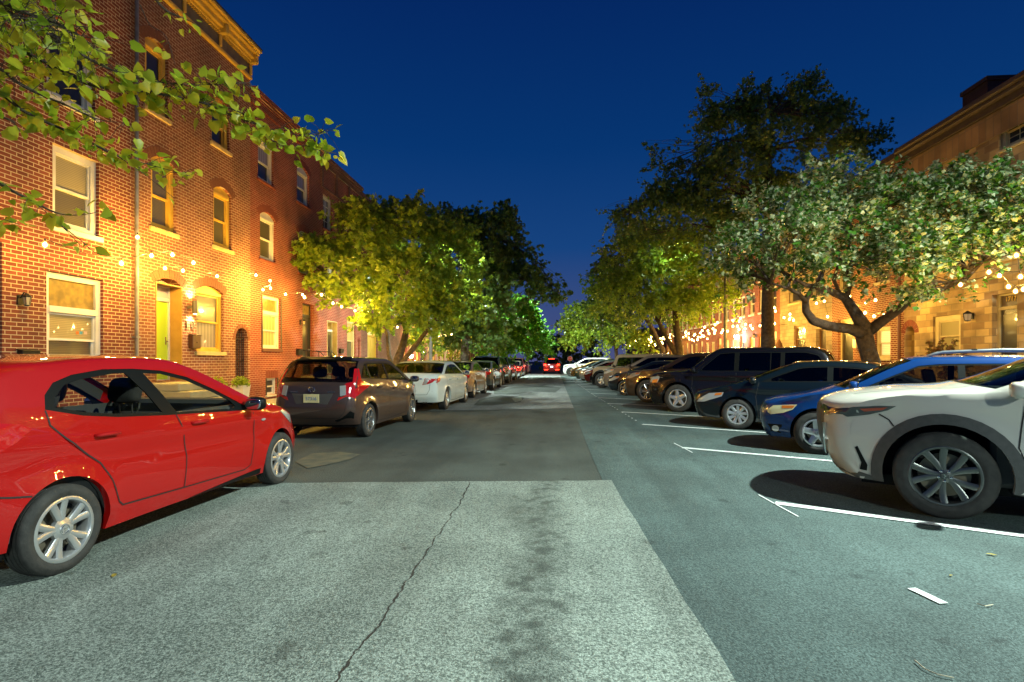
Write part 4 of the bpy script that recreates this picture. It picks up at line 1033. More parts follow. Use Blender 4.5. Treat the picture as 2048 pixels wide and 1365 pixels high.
        for sd in sides:
            for (hu, hz_) in p.get('handles', ()):
                x = float(s.hw(hu, hz_)); mb = MB()
                mb.tube([(sd * (x - .01), hu - .10, hz_), (sd * (x + .028), hu - .085, hz_ + .003), (sd * (x + .034), hu, hz_ + .006), (sd * (x + .028), hu + .085, hz_ + .003), (sd * (x - .01), hu + .10, hz_)], [.010, .015, .016, .015, .010], 8)
                mb.build('door_handle', p.get('handm') or pm, r, smooth=True)
        for args in p.get('patches', ()):
            nm, view, poly, mm_ = args[:4]; off = args[4] if len(args) > 4 else .004; skirt = args[5] if len(args) > 5 else .02
            if view in 'LR' or view == 'S':
                for sd in (sides if view == 'S' else ((1,) if view == 'R' else (-1,))): s.patch(nm, 'R' if sd > 0 else 'L', poly, mm_, off, skirt=skirt)
            elif view in ('FF', 'BB', 'TT'):
                for sd in (-1, 1): s.patch(nm, view[0], [(sd * x, z) for x, z in poly][::sd], mm_, off, skirt=skirt)
            else: s.patch(nm, view, poly, mm_, off, skirt=skirt)
        # cladding rings around arches
        if p.get('clad'):
            wdt, cm = p['clad']
            for sd in sides:
                for ar, a in zip(s.arcs, (0, -s.wb)):
                    inn = ar; out = [(a + (x - a) * (p['Ra'] + wdt) / p['Ra'], p['rw'] + (z - p['rw']) * (p['Ra'] + wdt) / p['Ra']) for x, z in ar]
                    out = [(x, max(z, min(ar[0][1], ar[-1][1]))) for x, z in out]
                    s.surf(inn + out[::-1], sd, .012, .2, thick=.03).build('arch_cladding', cm, r, smooth=True, ang=40)
        return r
def plate(car, txt, view, z, bgcol, fg, w=.30, h=.155, x=0):
    q = car.proj(view, x, z, .012); mb = MB(); mb.box(q, (w, .012, h), bev=.004); o = mb.build('license_plate', bgcol, car.root)
    sg = -1 if view == 'B' else 1
    if txt: text(txt, .085, (q.x, q.y + sg * .0085, q.z - .005), (R(90), 0, 0 if sg < 0 else math.pi), fg, o, 'lettering', .001)
    return o
STY5D = (5, .245, .044, .052, .075, .0)          # five double spokes
STY10 = (5, .31, .045, .060, .062, -.004, 1, gun)
STY5 = (5, 0, .10, .085, .08, .004)
STY9 = (9, 0, .05, .07, .07, .0, 1)
STYV = (5, .19, .034, .034, .06, .0, 1, mat('alloy_machined', (.42, .42, .41), .25, .85))
STYR = (5, 0, .12, .07, .09, .01, 1)
# ---------- red hatchback
red = paint('paint_red', (.36, .0016, .0012), .0, .6); BS(red).inputs['Specular IOR Level'].default_value = .15
red_p = dict(wb=2.75, ro=.80, fo=.70, hw=.845, rw=.302, rr=.220, tw=.185, Ra=.355, hood_z=.80, deck_z=.98, belt=(.93, 1.10), tumble=.46, crease=(.80, .88), cr=.012, rim=STY5D, spin=.35, win=.0,
    E=[(-3.12, .26), (-3.30, .45), (-3.34, .64), (-3.28, .82), (-3.18, 1.02), (-3.0, 1.34), (-2.62, 1.425), (-2.1, 1.45), (-1.45, 1.40), (-.46, .985), (-.06, .905), (.20, .80), (.32, .64), (.34, .45), (.27, .22)],
    C=[(-3.36, .26), (-3.53, .45), (-3.57, .64), (-3.50, .82), (-3.42, 1.04), (-3.22, 1.40), (-2.68, 1.475), (-2.1, 1.505), (-1.28, 1.46), (-.16, 1.01), (.16, .95), (.46, .82), (.66, .64), (.69, .45), (.62, .22)],
    dlo=[(-2.86, 1.125), (-2.83, 1.22), (-2.74, 1.30), (-2.58, 1.35), (-2.3, 1.385), (-2.0, 1.385), (-1.7, 1.365), (-1.4, 1.30), (-1.1, 1.175), (-.85, 1.055), (-.62, .945), (-.72, .93), (-1.2, .955), (-1.8, .985), (-2.3, 1.02), (-2.6, 1.06)],
    panes_poly=[[(-2.79, 1.135), (-2.76, 1.20), (-2.66, 1.28), (-2.52, 1.315), (-2.2, 1.35), (-2.09, 1.35), (-1.96, 1.19), (-1.84, 1.012), (-2.3, 1.045), (-2.56, 1.08)], [(-1.90, 1.345), (-1.7, 1.335), (-1.42, 1.272), (-1.1, 1.14), (-.90, 1.045), (-.84, .985), (-.90, .965), (-1.2, .978), (-1.68, 1.0), (-1.78, 1.16)]],
    mir_u=-.68, mir_z=1.0, mirm=None, seams=[[(-2.86, 1.12), (-2.84, 1.02), (-2.74, .92), (-2.60, .80), (-2.47, .70), (-2.38, .56), (-2.31, .38), (-2.27, .345), (-1.6, .325), (-.70, .305), (-.60, .34), (-.55, .62), (-.56, .90)], [(-1.70, .985), (-1.62, .84), (-1.585, .6), (-1.60, .33)], [(-3.36, .66), (-3.1, .60), (-2.98, .58)]],
    handles=[(-2.42, .905), (-1.42, .885)], rows=(-1.62, -2.40), seat_h=1.17,
    patches=[('taillight', 'R', [(-3.42, .80), (-3.36, 1.06), (-3.2, 1.075), (-3.02, 1.045), (-2.955, 1.01), (-3.06, .93), (-3.24, .84)], redlens, .006), ('taillight', 'L', [(-3.42, .80), (-3.36, 1.06), (-3.2, 1.075), (-3.02, 1.045), (-2.955, 1.01), (-3.06, .93), (-3.24, .84)], redlens, .006),
        ('headlight', 'S', [(.56, .66), (.58, .74), (.36, .83), (.06, .87), (.0, .86), (.16, .76), (.36, .67)], clearlens, .005), ('side_repeater', 'S', [(.09 - .47 + .04 * math.cos(t), .80 + .013 * math.sin(t)) for t in [i * math.pi / 4 for i in range(8)]], clearlens, .006),
        ('fog_grille', 'FF', [(.38, .30), (.58, .32), (.56, .42), (.40, .40)], black), ('grille', 'F', [(-.34, .28), (.34, .28), (.42, .50), (-.42, .50)], black), ('side_sill', 'S', [(-1.5, .205), (-.40, .205), (-.40, .262), (-.8, .245)], black, .003)])  # black strip along the sill is a painted shadow line
P = G(562, 968); P2_ = G(130, 1147); dr = math.atan2(-(P.x - P2_.x), (P.y - P2_.y))
def place_right_side(p, contact, rz):
    """root location so that the outer face of the front RIGHT tyre touches the ground at contact"""
    o = Vector((p['hw'] - .01, 0, 0)); o.rotate(Matrix.Rotation(rz, 3, 'Z').to_euler()); return (contact.x - o.x, contact.y - o.y, 0)
def place_left_side(p, contact, rz):
    o = Vector((-(p['hw'] - .01), 0, 0)); o.rotate(Matrix.Rotation(rz, 3, 'Z').to_euler()); return (contact[0] - o.x, contact[1] - o.y, 0)
red_p['mirm'] = black
c = Car(red_p); c.build('parked_car', 'red hatchback parked at left in the foreground, silver ten spoke wheels', 'car', 'cars parked along the left kerb', place_right_side(red_p, P, dr), dr, red, glass('clear_car_glass', (.93, .93, .86), .8))
plate(c, '', 'B', .66, trim_white, trim_dark)
# ---------- generic cars
G_tint = glass('tinted_glass', (.12, .13, .13), 1.0); G_dark = glass('privacy_glass', (.04, .045, .045), .8)
def front_kit(fo, hz, W, kind='sedan'):
    out = [('grille', 'F', [(-.40, hz - .22), (.40, hz - .22), (.46, hz - .08), (-.46, hz - .08)], mat('grille_black', (.02, .02, .02), .4)), ('lower_grille', 'F', [(-.45, .28), (.45, .28), (.50, .42), (-.50, .42)], black)]
    return out
def mk(base, **k): d = dict(base); d.update(k); return d
SED = dict(wb=2.776, ro=1.05, fo=.96, hw=.91, rw=.325, rr=.215, tw=.215, Ra=.375, hood_z=.80, deck_z=1.06, bl_u=-3.15, bl_z=1.10, rr_u=-2.40, rr_z=1.40, ws_u=-1.10, roof_z=1.46, cowl_u=-.12, cowl_z=1.03, belt=(.97, 1.03), tumble=.44, rim=STY9, dlo_rear=(-2.42, -2.98), panes=((-3.2, -2.74), (-2.70, -1.74), (-1.64, .2)), sill=.19,
    seams=[[(-1.69, 1.0), (-1.67, .8), (-1.68, .26)], [(-.42, 1.0), (-.36, .7), (-.42, .30), (-.5, .26), (-1.68, .24), (-2.36, .26), (-2.5, .55), (-2.72, .75), (-2.86, 1.0)]], handles=[(-1.42, .88), (-2.45, .90)], top_seams=[[(.70, -.3), (.66, .2), (.58, .52)]], rear_seams=[[(0, .50), (.55, .50), (.62, .62), (.66, .95)]])
def lights(fo, hz, u1=.25, zz_=.06, m=clearlens):
    return [('headlight', 'S', [(fo - .17, hz - .17), (fo - .22, hz - .10), (fo - .45, hz + zz_ - .03), (u1, hz + zz_), (u1 + .04, hz - .03), (fo - .34, hz - .16)], m, .006), ('headlight', 'FF', [(.46, hz - .17), (.72, hz - .14), (.76, hz - .03), (.52, hz - .07)], m, .005),
            ('side_marker', 'S', [(u1 + .05, hz - .0), (u1 + .20, hz - .02), (u1 + .17, hz + .035), (u1 + .03, hz + .05)], amber, .009), ('fog_light', 'FF', [(.52, .30), (.66, .31), (.66, .42), (.52, .40)], smokelens, .004)]
def tails(wb, ro, dz, z0=.74, m=redlens):
    Rr = -wb - ro
    return [('taillight', 'S', [(Rr + .06, z0), (Rr + .05, dz - .06), (Rr + .30, dz - .05), (Rr + .42, dz - .11), (Rr + .30, z0 + .02)], m, .006), ('taillight', 'BB', [(.50, z0), (.80, z0 + .02), (.78, dz - .07), (.46, dz - .08)], m, .005)]
# ---------- white crossover, right foreground
SUV = dict(wb=2.92, ro=1.1, fo=1.0, hw=.97, rw=.395, rr=.275, tw=.235, Ra=.475, hood_z=1.03, deck_z=1.05, bl_u=-3.75, bl_z=1.12, rr_u=-3.45, rr_z=1.66, ws_u=-1.35, roof_z=1.73, cowl_u=-.36, cowl_z=1.20, belt=(1.12, 1.18), tumble=.42, rim=STY10, dlo_rear=(-3.3, -3.55), panes=((-3.5, -2.9), (-2.82, -1.86), (-1.76, 0)), sill=.30, clad=(.095, noisy('cladding_grey', (.045, .047, .045), (.06, .06, .058), 20, .7, .2)), spin=.0, seams=[[(-1.81, 1.13), (-1.8, .4)], [(-.55, 1.13), (-.5, .7), (-.62, .36), (-1.8, .36), (-2.5, .38), (-2.6, .8), (-2.8, 1.1)]], handles=[(-1.5, .98), (-2.55, 1.0)], rows=(-1.35, -2.3))
cx = mk(SUV, nose_in=.36, tf=.15, flare=.035, E=None)
cx.pop('E')
cx['E'] = [(-3.6, .35), (-3.78, .5), (-3.8, .7), (-3.75, .95), (-3.7, 1.12), (-3.45, 1.6), (-2.8, 1.67), (-2.0, 1.68), (-1.35, 1.62), (-.45, 1.185), (.02, 1.13), (.52, 1.02), (.72, .86), (.70, .50), (.54, .28)]
cx['C'] = [(-3.85, .35), (-4.0, .5), (-4.02, .7), (-3.98, 1.0), (-3.9, 1.15), (-3.6, 1.66), (-2.8, 1.72), (-2.0, 1.74), (-1.2, 1.68), (-.12, 1.24), (.46, 1.18), (1.04, 1.05), (1.10, .86), (1.04, .50), (.90, .28)]
hl = [(1.03, .935), (1.0, .985), (.70, .99), (.50, 1.01), (.36, 1.015), (.43, .97), (.58, .92), (.76, .885), (.96, .885)]
cx['seams'] = cx['seams'] + [[(.50, .93), (.42, .88), (.38, .82)]]
cx['top_seams'] = [[(.72, -.35), (.70, .3), (.62, .72)]]
blk = noisy('chin_plastic', (.05, .055, .05), (.07, .075, .07), 14, .6, .2)
cx['patches'] = [('headlight', 'S', hl, smokelens, .008), ('lamp_bezel', 'S', [(.92, .955), (.68, .962), (.66, .925), (.86, .918)], clearlens, .0095), ('side_marker', 'S', [(.47, .972), (.43, 1.0), (.66, .975), (.62, .945)], mat('marker_red', (.35, .04, .01), .2, coat=1), .011),
    ('grille', 'F', [(-.50, .45), (.50, .45), (.62, .62), (.60, .95), (.40, 1.0), (-.40, 1.0), (-.60, .95), (-.62, .62)], mat('grille_black', (.02, .02, .02), .4), .006), ('chrome_wing', 'FF', [(.10, .44), (.50, .45), (.645, .62), (.66, .80), (.62, .80), (.60, .62), (.48, .475), (.10, .465)], chrome, .02),
    ('front_lip', 'S', [(.90, .27), (.93, .36), (.66, .345), (.42, .335), (.40, .255), (.6, .24)], blk, .008), ('bumper_vent', 'S', [(.66, .37), (.60, .365), (.595, .42), (.68, .60), (.70, .585), (.645, .44)], black, .007)]
def Gx(px, py): q = G(px, py); return (q.x, q.y)
hd = math.atan2(.8678, .4969)
c = Car(cx); wht = paint('paint_pearl_white', (.50, .48, .425), 0, .4)
c.build('parked_car', 'white crossover with grey wheel arches parked nearest on the right', 'car', 'cars parked at an angle on the right', place_left_side(cx, (3.56, 5.30), hd), hd, wht, glass('car_glass_green', (.30, .36, .33)), sides=(-1, 1))
# ---------- blue wagon
wag = dict(wb=2.67, ro=1.1, fo=.92, hw=.875, rw=.335, rr=.215, tw=.215, Ra=.385, hood_z=.80, deck_z=1.0, bl_u=-3.6, bl_z=1.05, rr_u=-3.3, rr_z=1.46, ws_u=-1.22, roof_z=1.53, cowl_u=-.28, cowl_z=1.05, belt=(1.0, 1.05), tumble=.42, rim=STY5, dlo_rear=(-3.15, -3.4), panes=((-3.35, -2.75), (-2.68, -1.78), (-1.70, .2)), sill=.22, seams=SED['seams'], handles=[(-1.5, .9), (-2.4, .92)], top_seams=SED['top_seams'], rows=(-1.3, -2.2))
wag['patches'] = [('headlight', 'S', [(.82, .60), (.80, .68), (.62, .73), (.36, .755), (.28, .76), (.34, .68), (.48, .62), (.66, .585)], mat('lens_fogged', (.55, .52, .30), .25, coat=1), .007), ('side_marker', 'S', [(.34, .70), (.31, .745), (.50, .735), (.50, .69)], amber, .010), ('headlight', 'FF', [(.45, .60), (.70, .60), (.72, .72), (.50, .70)], clearlens, .006), ('fog_light', 'S', [(.60 + .055 * math.cos(t), .36 + .05 * math.sin(t)) for t in [i * math.pi / 6 for i in range(12)]], clearlens, .006), ('fog_recess', 'S', [(.70, .29), (.72, .43), (.50, .43), (.52, .29)], black, .003),
    ('grille', 'F', [(-.36, .58), (.36, .58), (.40, .70), (-.40, .70)], black), ('lower_grille', 'F', [(-.45, .26), (.45, .26), (.50, .40), (-.50, .40)], black)]
c = Car(wag); blue = paint('paint_blue', (.002, .029, .13), .1, .4)
c.build('parked_car', 'dark blue wagon with roof rails between the white crossover and the black sedan', 'car', 'cars parked at an angle on the right', place_left_side(wag, (4.05, 8.80), hd), hd, blue, glass('car_glass', (.42, .42, .40)))
for sd in (-1, 1):
    mb = MB(); x = .50 * sd; mb.tube([(x, -1.35, 1.50), (x, -1.55, 1.575), (x, -2.2, 1.60), (x, -2.9, 1.585), (x, -3.1, 1.50)], [.012, .02, .022, .02, .012], 8); mb.build('roof_rail', mat('rail_grey', (.3, .32, .34), .35, .6), c.root, smooth=True)
mb = MB()
for u in (-1.9, -2.6): mb.box((0, u, 1.605), (1.04, .07, .025), bev=.01)
mb.build('roof_bar', black, c.root)
# ---------- black sedan
sd_ = mk(SED, patches=lights(1.04, .72, .28) + front_kit(.96, .76, .9) + tails(2.776, 1.05, 1.06), hood_z=.78, rim=STY9, fo=1.04)
navy = paint('paint_blue_black', (.0012, .005, .008), .0, .45)
c = Car(sd_); c.build('parked_car', 'blue black sedan with silver nine spoke wheels beside the blue wagon', 'car', 'cars parked at an angle on the right', place_left_side(sd_, (3.85, 11.88), hd), hd, navy, G_tint)
# ---------- black boxy suv
box = dict(wb=2.78, ro=1.02, fo=.95, hw=.98, rw=.39, rr=.255, tw=.235, Ra=.46, hood_z=1.06, deck_z=1.10, bl_u=-3.72, bl_z=1.18, rr_u=-3.5, rr_z=1.74, ws_u=-1.08, roof_z=1.82, cowl_u=-.26, cowl_z=1.20, belt=(1.12, 1.15), tumble=.26, rim=STYR, dlo_rear=(-3.48, -3.62), panes=((-3.6, -2.72), (-2.62, -2.40), (-2.38, -1.62), (-1.50, .2)), sill=.32, nose_in=.20, tf=.08, tr=.05, flare=.03, roof_in=.09, seams=[[(-1.56, 1.13), (-1.56, .42)], [(-.42, 1.13), (-.4, .7), (-.5, .42), (-2.35, .42), (-2.5, .8), (-2.66, 1.12)]], handles=[(-1.35, 1.0), (-2.35, 1.02)], rows=(-1.3, -2.2))
box['patches'] = [('headlight', 'S', [(.86, .80), (.84, 1.0), (.58, 1.03), (.52, .98), (.60, .82)], clearlens, .006), ('side_marker', 'S', [(.60, .83), (.58, .93), (.74, .90), (.76, .81)], amber, .010), ('grille', 'F', [(-.5, .72), (.5, .72), (.52, .98), (-.52, .98)], chrome), ('headlight', 'FF', [(.56, .80), (.85, .80), (.86, 1.0), (.58, 1.0)], clearlens), ('rub_strip', 'S', [(-3.4, .99), (.5, .965), (.5, .98), (-3.4, 1.005)], mat('trim_bright', (.4, .4, .4), .3, .8), .006)]
c = Car(box); blk_p = paint('paint_black', (.003, .003, .004), .0, .4)
c.build('parked_car', 'tall black boxy suv with bright five spoke wheels behind the blue black sedan', 'car', 'cars parked at an angle on the right', place_left_side(box, (3.48, 15.79), hd), hd, blk_p, G_dark)
# ---------- further cars on the right
def simple(base, **k):
    d = mk(base, **k)
    if 'patches' not in k: d['patches'] = lights(d['fo'], d['hood_z'] - .04, .25) + tails(d['wb'], d['ro'], d['deck_z'], d['deck_z'] - .3) + front_kit(d['fo'], d['hood_z'], d['hw'])
    return d
FAR_R = [
 (SUV, dict(clad=None, rim=STYV), paint('paint_bronze', (.05, .035, .022), .2, .4), G_tint, (3.22, 19.3), 'dark bronze crossover just beyond the tall black suv'),
 (SED, dict(rim=STYV, hood_z=.80), paint('paint_ink', (.004, .008, .014), .2, .3), G_tint, (2.95, 23.1), 'low black sedan with teal glints on its nose beyond the bronze crossover'),
 (SUV, dict(clad=None, rim=STYV), paint('paint_taupe', (.14, .10, .07), .2, .4), G_dark, (3.1, 26.6), 'taupe suv behind the low black sedan'),
 ('jeep', {}, paint('paint_sand', (.30, .21, .13), 0, .45), G_tint, (2.55, 29.8), 'sand coloured flat roofed off roader with black grille and bumper'),
 (SED, {}, paint('paint_maroon', (.10, .008, .006), .2, .35), G_tint, (2.5, 33.4), 'dark red sedan beyond the sand coloured off roader'),
 (SED, {}, paint('paint_silver', (.42, .46, .46), .4, .35), G_tint, (2.35, 36.8), 'pale silver sedan in the far right row'),
 (wag, {}, paint('paint_teal_grey', (.12, .22, .22), .3, .35), G_tint, (2.2, 40.3), 'teal grey wagon next to the pale silver sedan'),
 (SED, {}, paint('paint_gold', (.36, .24, .08), .3, .4), G_tint, (2.0, 44.0), 'gold tinted sedan far down the right row'),
 (SUV, dict(clad=None), paint('paint_white', (.70, .72, .70), 0, .4), G_tint, (1.55, 50.5), 'white suv sticking out at the far end of the right row'),
]
JEEP = dict(wb=2.9, ro=.75, fo=.62, hw=.92, rw=.40, rr=.215, tw=.25, Ra=.47, hood_z=1.08, deck_z=1.1, bl_u=-3.42, bl_z=1.16, rr_u=-3.38, rr_z=1.76, ws_u=-.92, roof_z=1.80, cowl_u=-.52, cowl_z=1.18, belt=(1.12, 1.12), tumble=.14, rim=STY5, dlo_rear=(-3.30, -3.32), panes=((-3.3, -2.5), (-2.38, -1.78), (-1.66, .2)), sill=.42, nose_in=.12, tf=.10, tr=.04, flare=.04, roof_in=.12, clad=(.10, black), seams=SED['seams'][:1], handles=[(-1.5, 1.0)], rows=(-1.3, -2.2))
JEEP['patches'] = [('grille', 'F', [(-.62, .62), (.62, .62), (.62, 1.02), (-.62, 1.02)], black, .02), ('headlight', 'FF', [(.46 + .1 * math.cos(t), .86 + .1 * math.sin(t)) for t in [i * math.pi / 6 for i in range(12)]], clearlens, .03), ('bumper', 'F', [(-.84, .42), (.84, .42), (.84, .60), (-.84, .60)], black, .14, .14), ('bumper_end', 'S', [(.20, .42), (.62, .42), (.62, .62), (.30, .62)], black, .02)]
for base, kk, pm, gm, loc, lb in FAR_R:
    d = JEEP if base == 'jeep' else simple(base, **kk); c = Car(d, 0); c.build('parked_car', lb, 'car', 'cars parked at an angle on the right', place_left_side(d, loc, hd), hd, pm, gm, sides=(-1, 1), interior=loc[1] < 31)
# ---------- left row
FIT = dict(wb=2.62, ro=.68, fo=.80, hw=.855, rw=.315, rr=.225, tw=.19, Ra=.365, hood_z=.86, deck_z=.98, bl_u=-3.05, bl_z=1.06, rr_u=-2.72, rr_z=1.48, ws_u=-1.05, roof_z=1.53, cowl_u=.10, cowl_z=1.0, belt=(.95, 1.08), tumble=.40, rim=STYV, dlo_rear=(-2.60, -2.92), panes=((-3.0, -2.55), (-2.48, -1.60), (-1.50, -.42), (-.36, .2)), sill=.20, rear_in=.20, cr=.016, crease=(.74, .93),
    seams=[[(-1.55, 1.0), (-1.54, .7), (-1.58, .27)], [(-.45, .97), (-.40, .6), (-.52, .28), (-1.58, .25), (-2.24, .27), (-2.4, .6), (-2.6, .8), (-2.62, 1.05)]], handles=[(-1.3, .87), (-2.2, .92)], rear_seams=[[(0, .40), (.50, .41), (.60, .52), (.66, .78)], [(.66, .78), (.60, .80)], [(0, .865), (.52, .865)], [(0, .31), (.5, .31), (.6, .34)]], rows=(-1.25, -2.1), seat_h=1.2)
Rf = -2.62 - .68
FIT['patches'] = [('taillight', 'S', [(Rf + .36, 1.30), (Rf + .42, 1.30), (Rf + .38, 1.08), (Rf + .62, 1.0), (Rf + .66, .97), (Rf + .50, .92), (Rf + .22, .80), (Rf + .10, .78), (Rf + .12, .90), (Rf + .24, 1.05)], redlens, .008), ('taillight', 'BB', [(.66, 1.30), (.70, 1.06), (.60, 1.04), (.56, .98), (.585, .80), (.50, .79), (.47, .73), (.76, .76), (.80, .98), (.74, 1.22)], redlens, .007), ('reverse_light', 'BB', [(.50, .99), (.60, 1.0), (.62, .83), (.52, .81)], clearlens, .009),
    ('plate_recess', 'B', [(-.40, .86), (.40, .86), (.30, .66), (-.30, .66)], mat('recess_bronze', (.06, .052, .045), .5), .004), ('chrome_bar', 'B', [(-.43, .895), (.43, .895), (.42, .865), (-.42, .865)], mat('bar_bronze', (.16, .13, .10), .25, .7, coat=1), .018), ('bumper_vent', 'BB', [(.45, .34), (.74, .40), (.76, .50), (.70, .54), (.40, .36)], black, .005), ('diffuser', 'B', [(-.55, .25), (.55, .25), (.45, .33), (-.45, .33)], black, .006), ('rear_spoiler', 'B', [(-.56, 1.43), (.56, 1.43), (.50, 1.50), (-.50, 1.50)], black, .03)]
c = Car(FIT); bronze = paint('paint_dark_bronze', (.065, .040, .032), .25, .4)
lz = R(-2.0)
lx = -3.34 - .86
c.build('parked_car', 'dark bronze compact hatchback with tall red tail lamps behind the red car', 'car', 'cars parked along the left kerb', (lx, 12.95, 0), R(-3.0), bronze, glass('car_glass_dim', (.45, .42, .30)))
plate(c, '57316', 'B', .765, noisy('plate_yellowish', (.75, .62, .30), (.6, .5, .25), 9, .4, 0), mat('plate_blue', (.05, .15, .35), .5))
em = c.proj('B', 0, .925, .02); mb = MB(); mb.lathe([(.052, 0), (.058, .006), (.052, .012), (.044, .006)], 20, Matrix.Translation(em) @ Matrix.Rotation(R(90), 4, 'X') @ Matrix.Diagonal((1.15, .85, 1, 1)), close=True)
for x in (-.022, .022): mb.box((em.x + x, em.y - .006, em.z), (.011, .008, .062))
mb.box((em.x, em.y - .006, em.z), (.04, .008, .011)); mb.build('badge', chrome, c.root)
mb = MB()
for i in range(6): mb.tube([Vector((0, -2.5 - i * .0, 1.53)), Vector((0, -2.62, 1.72))], .004, 5); break
mb.blob((0, -2.48, 1.53), (.03, .06, .025), 10, 6); mb.build('antenna', black, c.root)
CAM = mk(SED, rim=STY9, wb=2.78)
Rc = -2.78 - 1.05
CAM['patches'] = [('taillight', 'S', [(Rc + .16, .82), (Rc + .14, .96), (Rc + .40, .985), (Rc + .44, .93), (Rc + .34, .86)], redlens, .006), ('taillight', 'BB', [(.43, .77), (.60, .80), (.82, .84), (.83, .965), (.50, .96)], redlens, .006), ('reverse_light', 'BB', [(.445, .785), (.55, .80), (.60, .89), (.80, .92), (.80, .955), (.51, .95)], clearlens, .010), ('bumper_line', 'B', [(-.7, .585), (.7, .585), (.7, .60), (-.7, .60)], mat('line_gold', (.3, .25, .12), .5), .003), ('valance', 'B', [(-.35, .26), (.35, .26), (.30, .36), (-.30, .36)], black, .004), ('chrome_bar', 'B', [(-.42, .93), (.42, .93), (.42, .955), (-.42, .955)], chrome, .01)]
c = Car(CAM); white2 = paint('paint_pale_white', (.60, .68, .66), 0, .4)
c.build('parked_car', 'pale white sedan with red and clear tail lamps ahead of the bronze hatchback', 'car', 'cars parked along the left kerb', (-3.0 - .91, 18.9, 0), R(-2.5), white2, glass('car_glass_dim', (.45, .42, .30)))
plate(c, '', 'B', .74, trim_white, trim_dark)
mb = MB(); mb.tube([(.45, Rc + .10, .27), (.45, Rc + .3, .27)], .03, 10); mb.tube([(.52, Rc + .12, .27), (.52, Rc + .3, .27)], .03, 10); mb.build('exhaust', chrome, c.root)
LEFT = [
 (SED, {}, paint('paint_tan_silver', (.30, .22, .16), .4, .4), G_tint, -2.98, 24.1, 'tan sedan parked ahead of the pale white sedan'),
 (SED, {}, paint('paint_graphite', (.05, .05, .045), .3, .35), G_tint, -2.85, 29.8, 'graphite sedan with red tail lamps ahead of the tan sedan'),
 (SUV, dict(clad=None), paint('paint_dark_green', (.015, .03, .028), .2, .35), G_dark, -2.85, 35.3, 'dark green suv in the middle of the left row'),
 (SUV, dict(clad=None), paint('paint_slate', (.05, .08, .09), .3, .35), G_dark, -2.82, 40.8, 'slate suv beyond the dark green suv on the left'),
 (SED, {}, paint('paint_black2', (.012, .014, .016), .2, .3), G_dark, -2.8, 46.2, 'black sedan far down the left row'),
 (SED, {}, paint('paint_brown2', (.12, .09, .07), .3, .4), G_tint, -2.75, 51.6, 'brown sedan far down the left row before the red tail glow'),
 (SUV, dict(clad=None), paint('paint_wine', (.06, .01, .012), .2, .35), G_dark, -2.7, 57.2, 'wine coloured suv near the end of the left row'),
 (SED, {}, paint('paint_white3', (.6, .62, .62), 0, .4), G_tint, -2.6, 63.0, 'white sedan last in the left row by the crossing')]
for base, kk, pm, gm, X_, Y_, lb in LEFT:
    d = simple(base, **kk); c = Car(d, 0); c.build('parked_car', lb, 'car', 'cars parked along the left kerb', (X_ - d['hw'] + .02, Y_, 0), R(-2), pm, gm, interior=Y_ < 31)
# ---------- red vehicle with lit lamps driving off, yellow car beyond
tailglow = emitmat('tail_lamp_lit', (1, .03, .01), 9)
d = simple(SUV, clad=None); Rr = -2.92 - 1.1
d['patches'] = [('taillight', 'BB', [(.60, .92), (.86, .92), (.84, 1.10), (.58, 1.10)], tailglow, .02), ('brake_light', 'B', [(-.3, 1.62), (.3, 1.62), (.3, 1.67), (-.3, 1.67)], tailglow, .03), ('reflector', 'BB', [(.4, .45), (.8, .45), (.8, .52), (.4, .52)], tailglow, .02)]
c = Car(d, 0); c.build('moving_car', 'red suv with glowing tail lamps driving away at the end of the street', 'car', None, (-.2, 63.5, 0), 0, paint('paint_red2', (.10, .006, .006), 0, .4), G_dark)
plate(c, '', 'B', .80, emitmat('plate_lit', (.8, .9, 1), 2.5), trim_dark)
for x in (-.7, .7):
    ld = bpy.data.lights.new('tail_light_glow', 'POINT'); ld.energy = 30; ld.color = (1, .04, .02); ld.shadow_soft_size = .1
    lo = bpy.data.objects.new('tail_light_glow', ld); COL.objects.link(lo); lo.parent = c.root; lo.location = (x, Rr - .25, 1.0)
d = simple(SED); c = Car(d, 0); c.build('moving_car', 'yellow sedan crossing beyond the red suv', 'car', None, (3.2, 74.5, 0), R(90), paint('paint_yellow', (.75, .45, .02), 0, .4), G_dark)
# ================================================================= TREES
LEAF_S = (np.array([(0, 0, 0), (.42, .45, .10), (0, 1.0, -.10), (-.42, .45, .10)]), [[0, 1, 2], [0, 2, 3]])
LEAF_H = (np.array([(0, 0, 0), (.30, -.08, .04), (.52, .25, .10), (.36, .68, .06), (0, 1.08, -.14), (-.36, .68, .06), (-.52, .25, .10), (-.30, -.08, .04), (0, .4, -.02)]), [[0, 1, 8], [1, 2, 8], [2, 3, 8], [3, 4, 8], [4, 5, 8], [5, 6, 8], [6, 7, 8], [7, 0, 8]])
LEAF_M = (np.array([(0, 0, 0), (.5, .1, .06), (.28, .38, 0), (.62, .62, .05), (.2, .66, -.02), (0, 1.05, -.12), (-.2, .66, -.02), (-.62, .62, .05), (-.28, .38, 0), (-.5, .1, .06)]), [[0, 1, 2], [0, 2, 4], [2, 3, 4], [0, 4, 6], [4, 5, 6], [0, 6, 8], [6, 7, 8], [0, 8, 9]])
